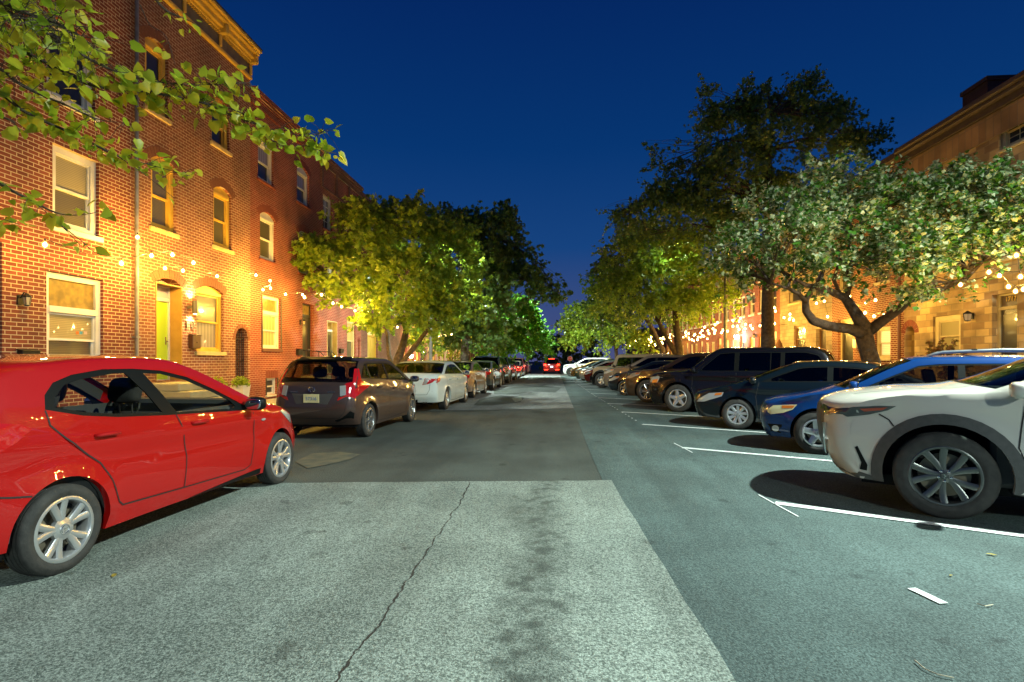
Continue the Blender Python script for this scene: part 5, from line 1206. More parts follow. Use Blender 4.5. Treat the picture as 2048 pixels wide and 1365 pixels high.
def leaves_mesh(name, P, Dr, size, shape, m, parent, rng, up=.55, droop=.25):
    """P: (n,3) leaf roots, Dr: (n,3) preferred directions"""
    n = len(P); base, faces = shape; k = len(base)
    d = Dr + rng.normal(0, .75, (n, 3)); d[:, 2] -= droop; d /= np.linalg.norm(d, axis=1)[:, None] + 1e-9
    nn = rng.normal(0, 1 - up * .6, (n, 3)); nn[:, 2] += up * 1.6
    x = np.cross(d, nn); x /= np.linalg.norm(x, axis=1)[:, None] + 1e-9; z = np.cross(x, d)
    s = size * rng.uniform(.45, 1.35, n)
    V = P[:, None, :] + s[:, None, None] * (base[None, :, 0, None] * x[:, None, :] + base[None, :, 1, None] * d[:, None, :] + base[None, :, 2, None] * z[:, None, :])
    V = V.reshape(-1, 3); fa = np.array(faces); Fc = (fa[None] + (np.arange(n) * k)[:, None, None]).reshape(-1, 3)
    me = bpy.data.meshes.new(name); me.vertices.add(len(V)); me.vertices.foreach_set('co', V.astype(np.float32).ravel())
    me.loops.add(Fc.size); me.loops.foreach_set('vertex_index', Fc.astype(np.int32).ravel())
    me.polygons.add(len(Fc)); me.polygons.foreach_set('loop_start', (np.arange(len(Fc)) * 3).astype(np.int32)); me.polygons.foreach_set('loop_total', np.full(len(Fc), 3, np.int32))
    me.materials.append(m); me.update(); me.validate()
    o = bpy.data.objects.new(name, me); COL.objects.link(o); o.parent = parent; return o
def curve3(a, b, sag, n=7, seed=0, amp=.12):
    a, b = Vector(a), Vector(b); out = []; Ln = (b - a).length
    for i in range(n + 1):
        t = i / n; p = a.lerp(b, t) + Vector((0, 0, sag * math.sin(math.pi * t)))
        w = math.sin(math.pi * t) * amp * Ln; q = p * .8 + Vector((seed * 3.3, 0, 0))
        p += Vector((noise.noise(q), noise.noise(q + Vector((7, 0, 0))), noise.noise(q + Vector((0, 9, 0))) * .6)) * w; out.append(p)
    return out
def tree(label, base, trunk, blobs, n_twig, per, size, lm, bm=None, shape=LEAF_S, seed=1, name='street_tree', group='street trees', twig=.55, gap=.08, shell=.45, up=.55, limbs=(), limb_from=None, twigs_drawn=5, droop=.25, bl=.05, cl=None):
    rng = np.random.default_rng(seed); bm = bm or bark
    r = tag(empty(name, base), label, 'tree', group); B = Vector(base)
    mb = MB(); tp = [Vector(p) for p, _ in trunk]; mb.tube([p - B for p in tp], [q for _, q in trunk], 12)
    for lb in limbs: mb.tube([Vector(p) - B for p, _ in lb], [q for _, q in lb], 9)
    src = [p for p in tp[len(tp) // 2:]] + [Vector(p) for lb in limbs for p, _ in lb[len(lb) // 2:]]
    vol = np.array([b[1][0] * b[1][1] * b[1][2] for b in blobs]) ** .75; vol /= vol.sum(); PP = []; DD = []
    for bi, (c, rad) in enumerate(blobs):
        c = Vector(c); s0 = min(src, key=lambda q: (q - c).length); b0 = curve3(s0, c, .12 * (c - s0).length, 8, bi + seed)
        mb.tube([p - B for p in b0], [max(.012, bl * (1 - i / 9)) for i in range(9)], 6)
        k = int(n_twig * .92 * vol[bi]); dirs = rng.normal(0, 1, (k, 3)); dirs /= np.linalg.norm(dirs, axis=1)[:, None]; dirs[:, 2] = np.where(dirs[:, 2] < -.55, -dirs[:, 2], dirs[:, 2])
        rr = (shell + (1.08 - shell) * rng.random(k) ** .6); wob_ = np.array([noise.noise(Vector(d_) * 2.3 + Vector((bi * 5.1, seed, 0))) for d_ in dirs]); rr = rr * (1 + .42 * wob_)
        pts = np.array(c)[None] + dirs * rr[:, None] * np.array(rad)[None]
        keep = np.array([noise.noise(Vector(p) * (1.6 / twig) * .35) > -.32 + gap for p in pts]) if k else np.zeros(0, bool)
        pts = pts[keep]; dirs = dirs[keep]
        for j, (p, dr_) in enumerate(zip(pts, dirs)):
            ax = dr_ * .8 + rng.normal(0, .45, 3) + np.array([0, 0, .15]); ax /= np.linalg.norm(ax); Ln = twig * rng.uniform(.5, 1.3)
            t = rng.random(per); jit = rng.normal(0, .115 * twig, (per, 3)) * (1 - .4 * t)[:, None]
            sag = np.zeros((per, 3)); sag[:, 2] = -.25 * Ln * t ** 2
            PP.append(p + ax * (t * Ln)[:, None] + jit + sag); DD.append(np.repeat(ax[None], per, 0))
            if j % max(1, int(len(pts) / (twigs_drawn + .1))) == 0:
                q0 = b0[min(8, 3 + j % 6)]; e_ = Vector(p + ax * Ln * .9); cv = curve3(q0, e_, .05, 5, j)
                mb.tube([x - B for x in cv], [.016, .013, .010, .008, .006, .003], 5)
    tr = mb.build('trunk', bm, r, smooth=True)
    P_ = np.concatenate(PP) - np.array(B); D_ = np.concatenate(DD)
    leaves_mesh('crown', P_, D_, size, shape, lm, r, rng, up, droop)
    return r
def PB(px, py, rx, ry, dep, rd=None):
    """a foliage lobe seen at (px,py) with picture radii, standing dep metres away"""
    k = dep / F; return (D(px, py, dep), (rx * k, rd or rx * k * .9, ry * k))
L_spr = leafmat('leaf_spreading', (.06, .17, .018), (.50, .56, .34), .34, .36, (.35, .85)); BS(L_spr).inputs['Specular IOR Level'].default_value = .3  # pale share of leaves imitates whitish lamp gloss on the crown
L_dk = leafmat('leaf_dark', (.08, .16, .03), (.15, .24, .045), .4)
L_map = leafmat('leaf_maple', (.17, .30, .025), (.38, .47, .04), .5)
L_brt = leafmat('leaf_bright', (.10, .32, .025), (.18, .42, .04), .5)
L_near = leafmat('leaf_near', (.26, .42, .02), (.58, .55, .04), .6, .4)
# --- spreading tree at right
d0 = 16.1
def T(px, py, dd=0): return D(px, py, d0 + dd)
b = G(1752, 722 + 1100 * H / d0); b.z = .14
tree('wide spreading tree with forked trunk and lamp highlights painted into its leaves at right', b,
     [(b, .30), (T(1750, 770), .25), (T(1744, 730), .235), (T(1735, 700), .225), (T(1728, 672), .23), (T(1728, 655), .21), (T(1712, 628, -.3), .16), (T(1690, 596, -.5), .12), (T(1655, 580, -.8), .085), (T(1610, 570, -1.2), .05), (T(1560, 540, -1.6), .03)],
     [PB(1480, 515, 50, 52, 14.5, 1.3), PB(1560, 500, 60, 50, 13.6, 1.5), PB(1540, 450, 70, 50, 15), PB(1620, 400, 80, 50, 15.5, 1.6), PB(1700, 385, 70, 42, 16, 1.5), PB(1640, 480, 100, 60, 14.5, 1.8), PB(1760, 440, 110, 68, 15, 2.0), PB(1830, 400, 95, 52, 16, 1.6),
      PB(1740, 540, 95, 40, 14.2, 1.8), PB(1850, 510, 105, 55, 14, 1.8), PB(1930, 430, 90, 60, 14, 1.6), PB(2010, 400, 70, 58, 13, 1.5), PB(2060, 460, 90, 80, 12.5, 1.5), PB(1960, 510, 90, 36, 12.8, 1.5), PB(1880, 590, 60, 22, 13.4, 1.0), PB(1470, 560, 40, 30, 15.2), PB(1590, 550, 60, 26, 14.6)],
     2900, 19, .122, L_spr, bark_dark, LEAF_S, 11, twig=.5, shell=.40, gap=.17, up=.85, twigs_drawn=9,
     limbs=[[(T(1728, 668), .19), (T(1700, 658, -.2), .15), (T(1655, 652, -.5), .13), (T(1626, 642, -.8), .12), (T(1612, 622, -.9), .105), (T(1611, 600, -1), .09), (T(1622, 583, -1.1), .07), (T(1640, 560, -1.2), .05), (T(1652, 530, -1.2), .03)],
            [(T(1612, 604, -1), .07), (T(1598, 588, -1.2), .055), (T(1575, 577, -1.5), .04), (T(1540, 566, -1.8), .025)],
            [(T(1735, 665), .17), (T(1765, 642, -.3), .14), (T(1795, 622, -.8), .11), (T(1820, 600, -1.4), .09), (T(1870, 585, -2), .06), (T(1930, 560, -2.6), .035)],
            [(T(1692, 600, -.4), .08), (T(1700, 570, -.4), .06), (T(1690, 530, -.5), .045), (T(1700, 480, -.4), .03)], [(T(1680, 590, -.5), .06), (T(1668, 560, -.6), .05), (T(1680, 520, -.6), .03)]])
# --- tall dark tree
d0 = 23.7; b = G(1535, 722 + 1100 * H / d0); b.z = .14
def T2(px, py, dd=0): return D(px, py, 23.7 + dd)
tree('tall dark tree rising above the others with a straight trunk beside the white wall lamp', b, [(b, .34), (T2(1536, 700), .29), (T2(1535, 620), .25), (T2(1537, 500), .22), (T2(1536, 400), .17), (T2(1538, 300), .11), (T2(1545, 230), .05)],
     [PB(1440, 235, 30, 45, 24), PB(1425, 290, 48, 45, 24), PB(1535, 235, 55, 55, 24), PB(1610, 225, 36, 45, 24), PB(1480, 300, 55, 45, 23), PB(1570, 310, 70, 50, 24), PB(1665, 270, 30, 50, 24), PB(1650, 330, 60, 40, 24), PB(1710, 300, 36, 24, 23.5), PB(1380, 350, 60, 34, 23), PB(1330, 400, 45, 36, 23), PB(1450, 380, 70, 40, 22.5), PB(1540, 400, 80, 34, 24.5), PB(1390, 430, 75, 35, 23), PB(1310, 360, 26, 26, 23.5), PB(1300, 470, 36, 24, 23.5), PB(1470, 460, 60, 40, 24), PB(1265, 430, 28, 16, 24)] + [PB(x, y, rx, ry, 24, .5) for x, y, rx, ry in ((1410, 215, 9, 34), (1440, 235, 8, 26), (1476, 225, 8, 20), (1536, 195, 9, 30), (1560, 205, 9, 26), (1617, 190, 9, 34), (1666, 215, 10, 36), (1700, 285, 26, 10), (1735, 272, 22, 8), (1308, 335, 9, 24), (1375, 235, 14, 10), (1245, 435, 22, 8), (1345, 330, 10, 20))],
     3300, 15, .145, L_dk, bark_dark, LEAF_M, 12, twig=.8, shell=.12, gap=.24, up=.35, bl=.07, twigs_drawn=7)
# --- mid trees, right
d0 = 34.; b = G(1357, 722 + 1100 * H / d0); b.z = .14
def T3(px, py, dd=0): return D(px, py, 34 + dd)
tree('green street tree with forked trunk in front of the strings of bulbs at right', b, [(b, .3), (T3(1358, 700), .25), (T3(1352, 650), .20), (T3(1350, 600), .15), (T3(1345, 530), .08)],
     [PB(1330, 500, 50, 34, 30, 2), PB(1400, 500, 55, 36, 29, 2), PB(1350, 545, 70, 40, 31, 2.4), PB(1290, 570, 60, 50, 32, 2.4), PB(1410, 570, 60, 45, 31, 2.2), PB(1240, 600, 60, 40, 33, 2.2), PB(1340, 620, 80, 30, 32, 2.2), PB(1250, 520, 42, 44, 34, 2), PB(1430, 610, 40, 24, 31, 1.6), PB(1210, 580, 26, 26, 34)],
     2100, 15, .19, L_map, bark_dark, LEAF_S, 13, twig=.8, shell=.3, gap=.06, bl=.08, twigs_drawn=7, limbs=[[(T3(1352, 708), .17), (T3(1335, 680), .15), (T3(1318, 645), .12), (T3(1290, 610), .08), (T3(1260, 590), .04)]])
b = G(1328, 722 + 1100 * H / 40.); b.z = .14
tree('dark tree with leaning trunk and bare upper twigs behind the green one at right', b, [(b, .25), (D(1325, 700, 40), .2), (D(1300, 650, 40), .16), (D(1270, 600, 40), .11), (D(1250, 520, 40), .05)],
     [PB(1215, 560, 40, 34, 39, 2.2), PB(1225, 610, 50, 44, 40, 2.5), PB(1270, 490, 45, 45, 40, 2.4), PB(1200, 640, 40, 34, 40, 2.2), PB(1290, 640, 60, 24, 40, 2.2), PB(1225, 515, 20, 20, 40)],
     1000, 14, .24, L_dk, bark_dark, LEAF_S, 14, twig=.95, shell=.25, gap=.10, bl=.09)
b = G(1235, 722 + 1100 * H / 52.); b.z = .14
tree('far bright green tree low over the end of the right row', b, [(b, .2), (D(1232, 700, 52), .16), (D(1225, 670, 52), .08)], [PB(1235, 680, 36, 28, 50, 2), PB(1190, 670, 36, 30, 54, 2), PB(1155, 640, 30, 22, 56, 2), PB(1148, 672, 26, 30, 58, 2), PB(1200, 640, 40, 24, 54, 2), PB(1265, 690, 30, 14, 50, 1.6)],
     900, 13, .30, L_map, bark_dark, LEAF_S, 15, twig=1.1, shell=.3, gap=.05, bl=.09)
b = Vector((6.5, 84, 0))
tree('small dark tree past the crossing at the street end on the right', b, [(b, .2), (b + Vector((0, 0, 3)), .12)], [((3.2, 84, 5.4), (2.0, 2, 2.2)), ((6.5, 84, 5.6), (3, 2, 2.6)), ((10, 84, 6), (3, 2, 3.0))], 340, 12, .5, L_dk, bark_dark, LEAF_S, 16, twig=1.3, shell=.3, gap=.05)
# --- maple, left
d0 = 22.6; b = G(800, 722 + 1100 * H / d0); b.z = .14
def T4(px, py, dd=0): return D(px, py, 22.6 + dd)
tree('broad maple with a pale multiple trunk, yellow lit beside the string bulbs at left', b, [(b, .24), (T4(790, 745), .20), (T4(797, 715), .17), (T4(806, 690), .15), (T4(815, 650), .11), (T4(818, 600), .08), (T4(822, 540), .05), (T4(826, 480), .03)],
     [PB(745, 470, 55, 48, 22, 1.6), PB(700, 460, 30, 40, 22.5, 1.2), PB(820, 470, 55, 46, 22.5, 1.8), PB(890, 500, 50, 44, 23, 1.6), PB(925, 545, 40, 50, 23, 1.6), PB(650, 520, 48, 34, 21.5, 1.4), PB(605, 535, 26, 18, 21), PB(610, 505, 22, 16, 21.5), PB(720, 545, 70, 44, 21.5, 1.6), PB(810, 560, 80, 50, 21, 1.8), PB(890, 590, 66, 46, 22, 1.7), PB(720, 600, 60, 26, 22, 1.3), PB(800, 635, 80, 26, 21.2, 1.5), PB(880, 640, 56, 28, 22, 1.5), PB(640, 575, 40, 14, 21.5, 1.0), PB(815, 425, 26, 24, 23), PB(770, 655, 40, 14, 21.5, 1)] + [PB(x, y, rx, ry, 22.3, .4) for x, y, rx, ry in ((832, 415, 8, 24), (700, 425, 9, 20), (735, 430, 8, 18), (772, 428, 8, 20), (860, 440, 8, 20), (898, 460, 8, 18), (585, 532, 22, 8), (592, 508, 14, 7), (580, 555, 14, 6))],
     2400, 17, .15, L_map, bark, LEAF_M, 17, twig=.6, shell=.3, gap=.13, up=.6, droop=.45, twigs_drawn=8,
     limbs=[[(T4(792, 742), .12), (T4(815, 712, -.2), .11), (T4(840, 680, -.3), .095), (T4(862, 650, -.5), .06), (T4(885, 610, -.5), .04)], [(T4(788, 745), .10), (T4(778, 710, .3), .09), (T4(775, 670, .3), .07), (T4(760, 620, .3), .05), (T4(725, 580, .2), .03)], [(T4(816, 640), .06), (T4(770, 600, -.3), .045), (T4(700, 560, -.6), .03), (T4(650, 545, -.6), .018)], [(T4(816, 620), .05), (T4(860, 580, -.2), .035), (T4(900, 550, -.2), .02)]])
# --- dark tree behind it
b = G(928, 722 + 1100 * H / 33.); b.z = .14
tree('tall dark tree behind the maple with one long branch over the street', b, [(b, .3), (D(930, 700, 33), .25), (D(940, 620, 33), .2), (D(965, 540, 33), .14), (D(1000, 480, 33), .06)],
     [PB(905, 470, 40, 36, 32, 2), PB(950, 490, 45, 50, 33, 2), PB(1010, 470, 26, 40, 33, 1.8), PB(995, 530, 50, 44, 33, 2), PB(955, 570, 55, 55, 32, 2.2), PB(1040, 560, 40, 36, 33, 1.6), PB(1085, 590, 32, 18, 33, 1.2), PB(1120, 588, 18, 9, 33, .8), PB(900, 640, 55, 44, 32, 2), PB(970, 630, 60, 40, 33, 2), PB(940, 680, 60, 26, 33, 2), PB(1010, 445, 14, 16, 33, 1)] + [PB(x, y, rx, ry, 33, .5) for x, y, rx, ry in ((895, 440, 6, 14), (925, 450, 6, 16), (955, 455, 6, 18), (1015, 440, 6, 16), (1050, 500, 14, 7), (1070, 530, 14, 6), (1105, 585, 20, 5))],
     1900, 15, .21, L_dk, bark, LEAF_M, 18, twig=.85, shell=.2, gap=.07, up=.35, bl=.09)
b = G(957, 722 + 1100 * H / 46.); b.z = .14
tree('bright green tree lit by the street lamp at the left of the far road', b, [(b, .25), (D(960, 700, 46), .2), (D(1000, 660, 46), .12), (D(1030, 640, 46), .06)],
     [PB(1030, 640, 36, 30, 45, 1.8), PB(1060, 665, 30, 32, 45, 1.6), PB(1000, 670, 36, 34, 45, 1.8), PB(1035, 690, 40, 22, 45, 1.6), PB(1075, 695, 22, 20, 47, 1.4), PB(985, 700, 30, 16, 45, 1.4), PB(1045, 617, 20, 12, 45, 1)],
     1100, 15, .25, L_brt, bark, LEAF_S, 19, twig=.9, shell=.4, gap=.02, up=.5, bl=.09)
b = Vector((-6.3, 58, .14))
tree('far dark green tree at the end of the left row', b, [(b, .25), (b + Vector((0, 0, 3)), .18), (b + Vector((1, 0, 5)), .1)], [((-5, 58, 4.4), (2.2, 2, 1.8)), ((-3.2, 58.5, 3.8), (1.6, 1.5, 1.3)), ((-6.5, 60, 5.2), (2, 2, 1.6))], 420, 14, .34, L_map, bark, LEAF_S, 20, twig=1.1, shell=.35, gap=.03)
b = Vector((-8, 88, 0))
tree('dark tree mass past the crossing on the left', b, [(b, .25), (b + Vector((0, 0, 4)), .15)], [((-5.5, 88, 6), (3, 2, 3.2)), ((-1.6, 90, 3.2), (2.4, 2, 2.6)), ((-9, 88, 8), (3.4, 2, 4)), ((1.2, 92, 2.4), (2.6, 2, 2.6)), ((4.6, 92, 2.6), (2.6, 2, 2.8))], 760, 12, .5, L_dk, bark, LEAF_S, 21, twig=1.3, shell=.3, gap=.03)
# low shrubs/young trees between pavement and houses, far left
for (px, py, dep, lb) in [(842, 690, 30, 'leafy shrub glowing in front of the porch lamps on the left'), (900, 705, 38, 'dark shrub behind the tan sedan on the left pavement')]:
    b = G(px, 722 + 1100 * H / dep); b.z = .14
    tree(lb, b, [(b, .06), (b + Vector((0, 0, 1.2)), .04)], [PB(px, py - 8, 26, 24, dep, 1.0), PB(px + 14, py + 8, 20, 16, dep, .8)], 150, 14, .14, L_map, bark, LEAF_S, 30 + px, name='shrub', group=None, twig=.4, shell=.3, gap=0)
# --- near branches at upper left (tree stands left of the picture)
rng = np.random.default_rng(5)
b = Vector((-6.2, 3.2, .14)); r = tag(empty('street_tree', b), 'close leafy tree branches reaching in from the upper left', 'tree', 'street trees')
mb = MB(); fork = Vector((-6.0, 3.2, 2.9)); mb.tube([Vector((0, 0, 0)), Vector((.05, 0, 1.4)), fork - b], [.17, .14, .12], 12)
PP = []; DD = []
def nb(pts, dens, spread, r0=.018, start=None):
    W_ = [D(px, py, dd) for px, py, dd in pts]; full = [start or fork] + W_
    sm_ = [Vector(p) for p in cat([tuple(p) for p in full], 8)]
    mb.tube([p - b for p in sm_], [max(.0025, r0 * (1 - i / len(sm_))) for i in range(len(sm_))], 6)
    ins = sm_[8:]; 
    for i in range(len(ins) - 1):
        seg = ins[i + 1] - ins[i]; k = rng.poisson(dens * seg.length)
        for _ in range(k):
            p = ins[i].lerp(ins[i + 1], rng.random()); j = Vector(rng.normal(0, spread, 3)); j.z = j.z * .8 - spread * .3; q = p + j
            if j.length > .09: mb.tube([p - b, p.lerp(q, .5) + Vector((0, 0, .02)) - b, q - b], [.003, .0022, .0015], 4, cap=False)
            PP.append(q); DD.append((j.normalized() * .5 + seg.normalized() * .7))
nb([(-60, 60, 4.2), (60, 110, 4.2), (180, 170, 4.3), (300, 185, 4.5), (400, 205, 4.7), (500, 245, 4.9), (590, 270, 5.1), (655, 266, 5.3)], 95, .09)
nb([(-60, 10, 4.0), (80, 60, 4.0), (200, 130, 4.2), (290, 160, 4.4), (390, 170, 4.6), (500, 165, 4.8)], 100, .085)
nb([(400, 205, 4.7), (480, 225, 4.9), (560, 290, 5.0), (625, 292, 5.2), (660, 308, 5.3)], 85, .06, .008, D(300, 185, 4.5))
nb([(-60, 120, 4.0), (60, 180, 4.0), (130, 210, 4.1), (200, 240, 4.2), (260, 246, 4.3)], 75, .085)
nb([(-50, 170, 4.1), (60, 230, 4.1), (150, 270, 4.2), (230, 310, 4.3), (300, 330, 4.4), (380, 352, 4.5)], 70, .05)
nb([(230, 310, 4.3), (290, 350, 4.3), (350, 398, 4.4)], 26, .04, .006, D(150, 270, 4.2))
nb([(-50, 350, 3.9), (50, 395, 3.9), (130, 430, 4.0), (235, 418, 4.1)], 30, .045)
nb([(60, 400, 3.9), (120, 450, 4.0), (160, 490, 4.0)], 22, .04, .006, D(-50, 350, 3.9))
nb([(160, 480, 4.0), (190, 505, 4.05), (225, 515, 4.1)], 26, .035, .005, D(120, 450, 4.0))
nb([(-50, 420, 3.8), (10, 440, 3.8), (40, 450, 3.8)], 22, .035, .006)
nb([(-50, 0, 3.6), (60, 30, 3.6), (140, 60, 3.7), (170, 90, 3.7)], 170, .15)
nb([(90, -40, 3.8), (140, 20, 3.8), (160, 45, 3.9)], 60, .08)
nb([(250, -60, 4.4), (330, 20, 4.5), (375, 40, 4.6), (400, 55, 4.6)], 26, .05)
nb([(300, 50, 4.5), (330, 70, 4.5), (350, 130, 4.5)], 14, .05, .005, D(280, 10, 4.5))
nb([(-50, 230, 3.9), (20, 240, 3.9), (40, 262, 3.9)], 26, .05)
mb.build('trunk', bark_dark, r, smooth=True)
P_ = np.array([tuple(p - b) for p in PP]); D_ = np.array([tuple(d) for d in DD])
leaves_mesh('crown', P_, D_, .076, LEAF_H, L_near, r, rng, .5, .35)
# ================================================================= LAMPS AND STRING LIGHTS
def plight(parent, loc, e, col, soft=.05, typ='POINT', size=.4):
    ld = bpy.data.lights.new('lamp_light', typ); ld.energy = e; ld.color = col
    if typ == 'AREA': ld.shape = 'DISK'; ld.size = size; ld.spread = R(172)
    else: ld.shadow_soft_size = soft
    o = bpy.data.objects.new('lamp_light', ld); COL.objects.link(o); o.location = loc; o.parent = parent; return o
metal_pole = noisy('lamp_pole_metal', (.20, .20, .19), (.14, .14, .13), 5, .5, .1, metal=.5)
def street_lamp(label, base, head, e, col=C_LAMP, lens=14):
    base = Vector(base); r = tag(empty('street_lamp', base), label, 'street lamp', 'cobra head street lamps'); hd_ = Vector(head) - base
    mb = MB(); mb.tube([(0, 0, 0), (0, 0, .5), (0, 0, hd_.z - .6)], [.11, .10, .06], 12); mb.lathe([(.17, 0), (.17, .12), (.11, .2)], 12); mb.build('pole', metal_pole, r)
    mb = MB(); mb.tube([(0, 0, hd_.z - .8), (hd_.x * .2, hd_.y * .2, hd_.z - .15), (hd_.x * .6, hd_.y * .6, hd_.z + .08), (hd_.x, hd_.y, hd_.z + .08)], .03, 8); mb.build('arm', metal_pole, r)
    mb = MB(); mb.blob((hd_.x, hd_.y, hd_.z + .09), (.33, .17, .075), 16, 8, .7); h_ = mb.build('lamp_head', metal_pole, r, smooth=True)
    mb = MB(); mb.lathe([(.0, 0), (.13, 0), (.12, .02)], 20, Matrix.Translation((hd_.x, hd_.y, hd_.z - .005))); mb.build('lens', emitmat('street_lamp_lens_%d' % lens, (.9, 1, .96), lens), h_)
    plight(r, (hd_.x, hd_.y, hd_.z - .03), e, col, typ='AREA', size=.30)
street_lamp('street lamp on the right pavement close to the camera', (9.6, 3.9, .14), (8.4, 4.5, 9.0), P_LAMP, lens=90)
street_lamp('street lamp on the right pavement behind the camera', (9.6, -14, .14), (7.6, -14, 9.0), P_LAMP2, lens=90)
street_lamp('street lamp with pale pole beside the bright green tree', (*G(975, 722 + 1100 * H / 50.).xy, .14), (-2.6, 49, 9.0), P_FAR)
street_lamp('added unseen lamp behind the maple on the left', (-6.0, 26.5, .14), (-4.9, 25, 6.9), 1200)  # added lamp, brightens the maple and the road around it
street_lamp('added lamp hidden inside the green tree on the right', (9.4, 31, .14), (6.9, 31.2, 8.0), P_FAR * .10)  # added lamp, lifts the far road and the leaves around it
glassb = emitmat('bulb_glow', (1, .70, .22), E_BULB * .35)
BM = {}
shellm = bpy.data.materials.new('bulb_halo'); shellm.use_nodes = True; t_ = shellm.node_tree; t_.nodes.remove(BS(shellm))  # outer shell glows golden to imitate the halo round each bulb
tr_ = N(shellm, 'ShaderNodeBsdfTransparent'); em_ = N(shellm, 'ShaderNodeEmission', Color=(1, .50, .10, 1), Strength=.42); ad_ = N(shellm, 'ShaderNodeAddShader')
L(shellm, tr_.outputs[0], ad_.inputs[0]); L(shellm, em_.outputs[0], ad_.inputs[1]); L(shellm, ad_.outputs[0], t_.nodes['Material Output'].inputs[0]); shellm.cycles.emission_sampling = 'NONE'
def bulb_mesh(rad):
    if rad not in BM:
        q = MB(); pr_ = [(0, -1.15), (.6, -.95), (1, -.2), (.95, .3), (.45, 1.1), (.35, 1.3)]; q.lathe([(a_ * rad * .74, b_ * rad * .74) for a_, b_ in pr_], 10); q.cur = 1; q.lathe([(a_ * rad * 1.4, b_ * rad * 1.3) for a_, b_ in pr_], 12); o = q.build('bulb', [glassb, shellm], smooth=True); BM[rad] = o.data; bpy.data.objects.remove(o)
    return BM[rad]
def string(label, pts, nl=2, rad=.036, e=P_BULB, tails_=True, sag=.12):
    rad *= 1.05
    base = Vector((pts[0].x, pts[0].y, pts[0].z + .1)); r = tag(empty('string_lights', base), label, 'string lights', 'warm bulb strings along the houses')
    mb = MB(); tops = [p + Vector((0, 0, rad * 1.3 + .05)) for p in pts]
    for a, c in zip(tops, tops[1:]):
        mb.tube([a.lerp(c, t) - base + Vector((0, 0, -sag * min(1, (c - a).length / 2.5) * math.sin(math.pi * t) )) for t in (0, .25, .5, .75, 1)], .007, 4)
    for p in tops: mb.tube([p - base, p - base - Vector((0, 0, .055))], .013, 6)
    mb.build('wire', iron, r)
    for i, p in enumerate(pts):
        o = bpy.data.objects.new('bulb', bulb_mesh(rad)); COL.objects.link(o); o.parent = r; o.location = p - base
        if nl and i % nl == nl // 2: plight(r, p - base - Vector((0, 0, rad * 1.5 + .045)), e * nl, C_BULB, .04)
def onX(L_, X): return [VX(a, c, X) for a, c in L_]
string('string of bulbs over the first house from the left edge to the downpipe', onX([(90, 490), (243, 527), (303, 512), (345, 510), (387, 526)], -8.9), 1, .042)
string('string of bulbs between the downpipe and the lime green door arch', onX([(275, 475), (330, 537), (366, 542), (434, 553), (512, 551)], -9.1), 1, .038)
string('cluster of bulbs above the transom window of the orange red house', onX([(526, 580), (541, 577), (540, 562), (571, 589), (605, 590)], -9.0), 1, .038)
string('string of bulbs running into the yellow lit maple', onX([(609, 595), (643, 590), (666, 607), (683, 614), (710, 622), (724, 617), (737, 623)], -7.3), 1, .040, P_BULB * 1.8)
string('string of bulbs glimpsed above the arched gate beyond the maple', onX([(765, 650), (795, 655), (830, 668), (862, 672), (880, 684)], -7.6), 1, .045)
_st = string
def string(label, pts, nl=2, rad=.036, **k_): _st(label, pts, nl, rad * 1.35, **k_)
RXB = 10.9
string('string of bulbs at the right edge over the stone house doorway', onX([(1921, 570), (1999, 552), (2017, 574), (2031, 583), (2047, 579), (2090, 560)], 9.3), 2, .029, e=P_BULB * .9)
string('bulbs high at the right edge beneath the leaves', onX([(1978, 545), (2041, 554), (2033, 511), (2085, 500)], 9.0), 2, .029, e=P_BULB * .9)
string('string of bulbs behind the forked trunk of the spreading tree', onX([(1699, 593), (1710, 611), (1730, 626), (1748, 633), (1768, 631), (1805, 599)], RXB), 2, e=P_BULB * .55)
string('bulbs left of the forked trunk, in front of the brick house', onX([(1621, 633), (1655, 634), (1649, 603), (1633, 607), (1732, 606), (1751, 601)], RXB + .6), 2, e=P_BULB * .55)
string('string of bulbs right of the tall dark trunk', onX([(1549, 616), (1551, 623), (1568, 636), (1580, 629), (1579, 639), (1587, 641)], RXB), 2, e=P_BULB * .55)
string('string of bulbs crossing just left of the tall dark trunk', onX([(1549, 648), (1524, 640), (1520, 652), (1505, 658), (1501, 652), (1491, 649), (1481, 637), (1478, 643), (1466, 642)], RXB - .2), 3, .042)
string('bulbs around the bright white wall lamp', onX([(1490, 658), (1478, 659), (1475, 653), (1466, 653), (1455, 663), (1446, 661), (1443, 666)], RXB - .4), 3, .045)
string('bulbs between the forked street tree and the white wall lamp', onX([(1435, 646), (1430, 650), (1426, 658), (1430, 662), (1429, 667), (1418, 668), (1416, 662), (1409, 655), (1401, 654)], RXB - .6), 4, .048)
string('bulbs just right of the forked street tree', onX([(1407, 673), (1395, 680), (1388, 671), (1384, 680), (1372, 672)], RXB - .8), 3, .05)
rnd = random.Random(4)
for si, (y0, y1, X_, lb) in enumerate([(38, 46, 9.6, 'distant bulbs behind the forked street tree, lower right string'), (46, 56, 9.4, 'distant bulbs over the pale silver sedan in the far right row'), (56, 68, 9.0, 'farthest bulbs above the white suv at the end of the right row'), (40, 52, 11.0, 'distant upper bulbs on the right house fronts'), (52, 66, 10.6, 'farthest upper bulbs on the right house fronts')]):
    n = 14; pts = [Vector((X_ + (.9 if i % 2 else -.9) * rnd.uniform(.4, 1), y0 + (y1 - y0) * i / n, 3.35 + .25 * math.sin(i * 1.3) + rnd.uniform(-.1, .1))) for i in range(n)]
    string(lb, pts, 7, .040, e=P_BULB * .35)
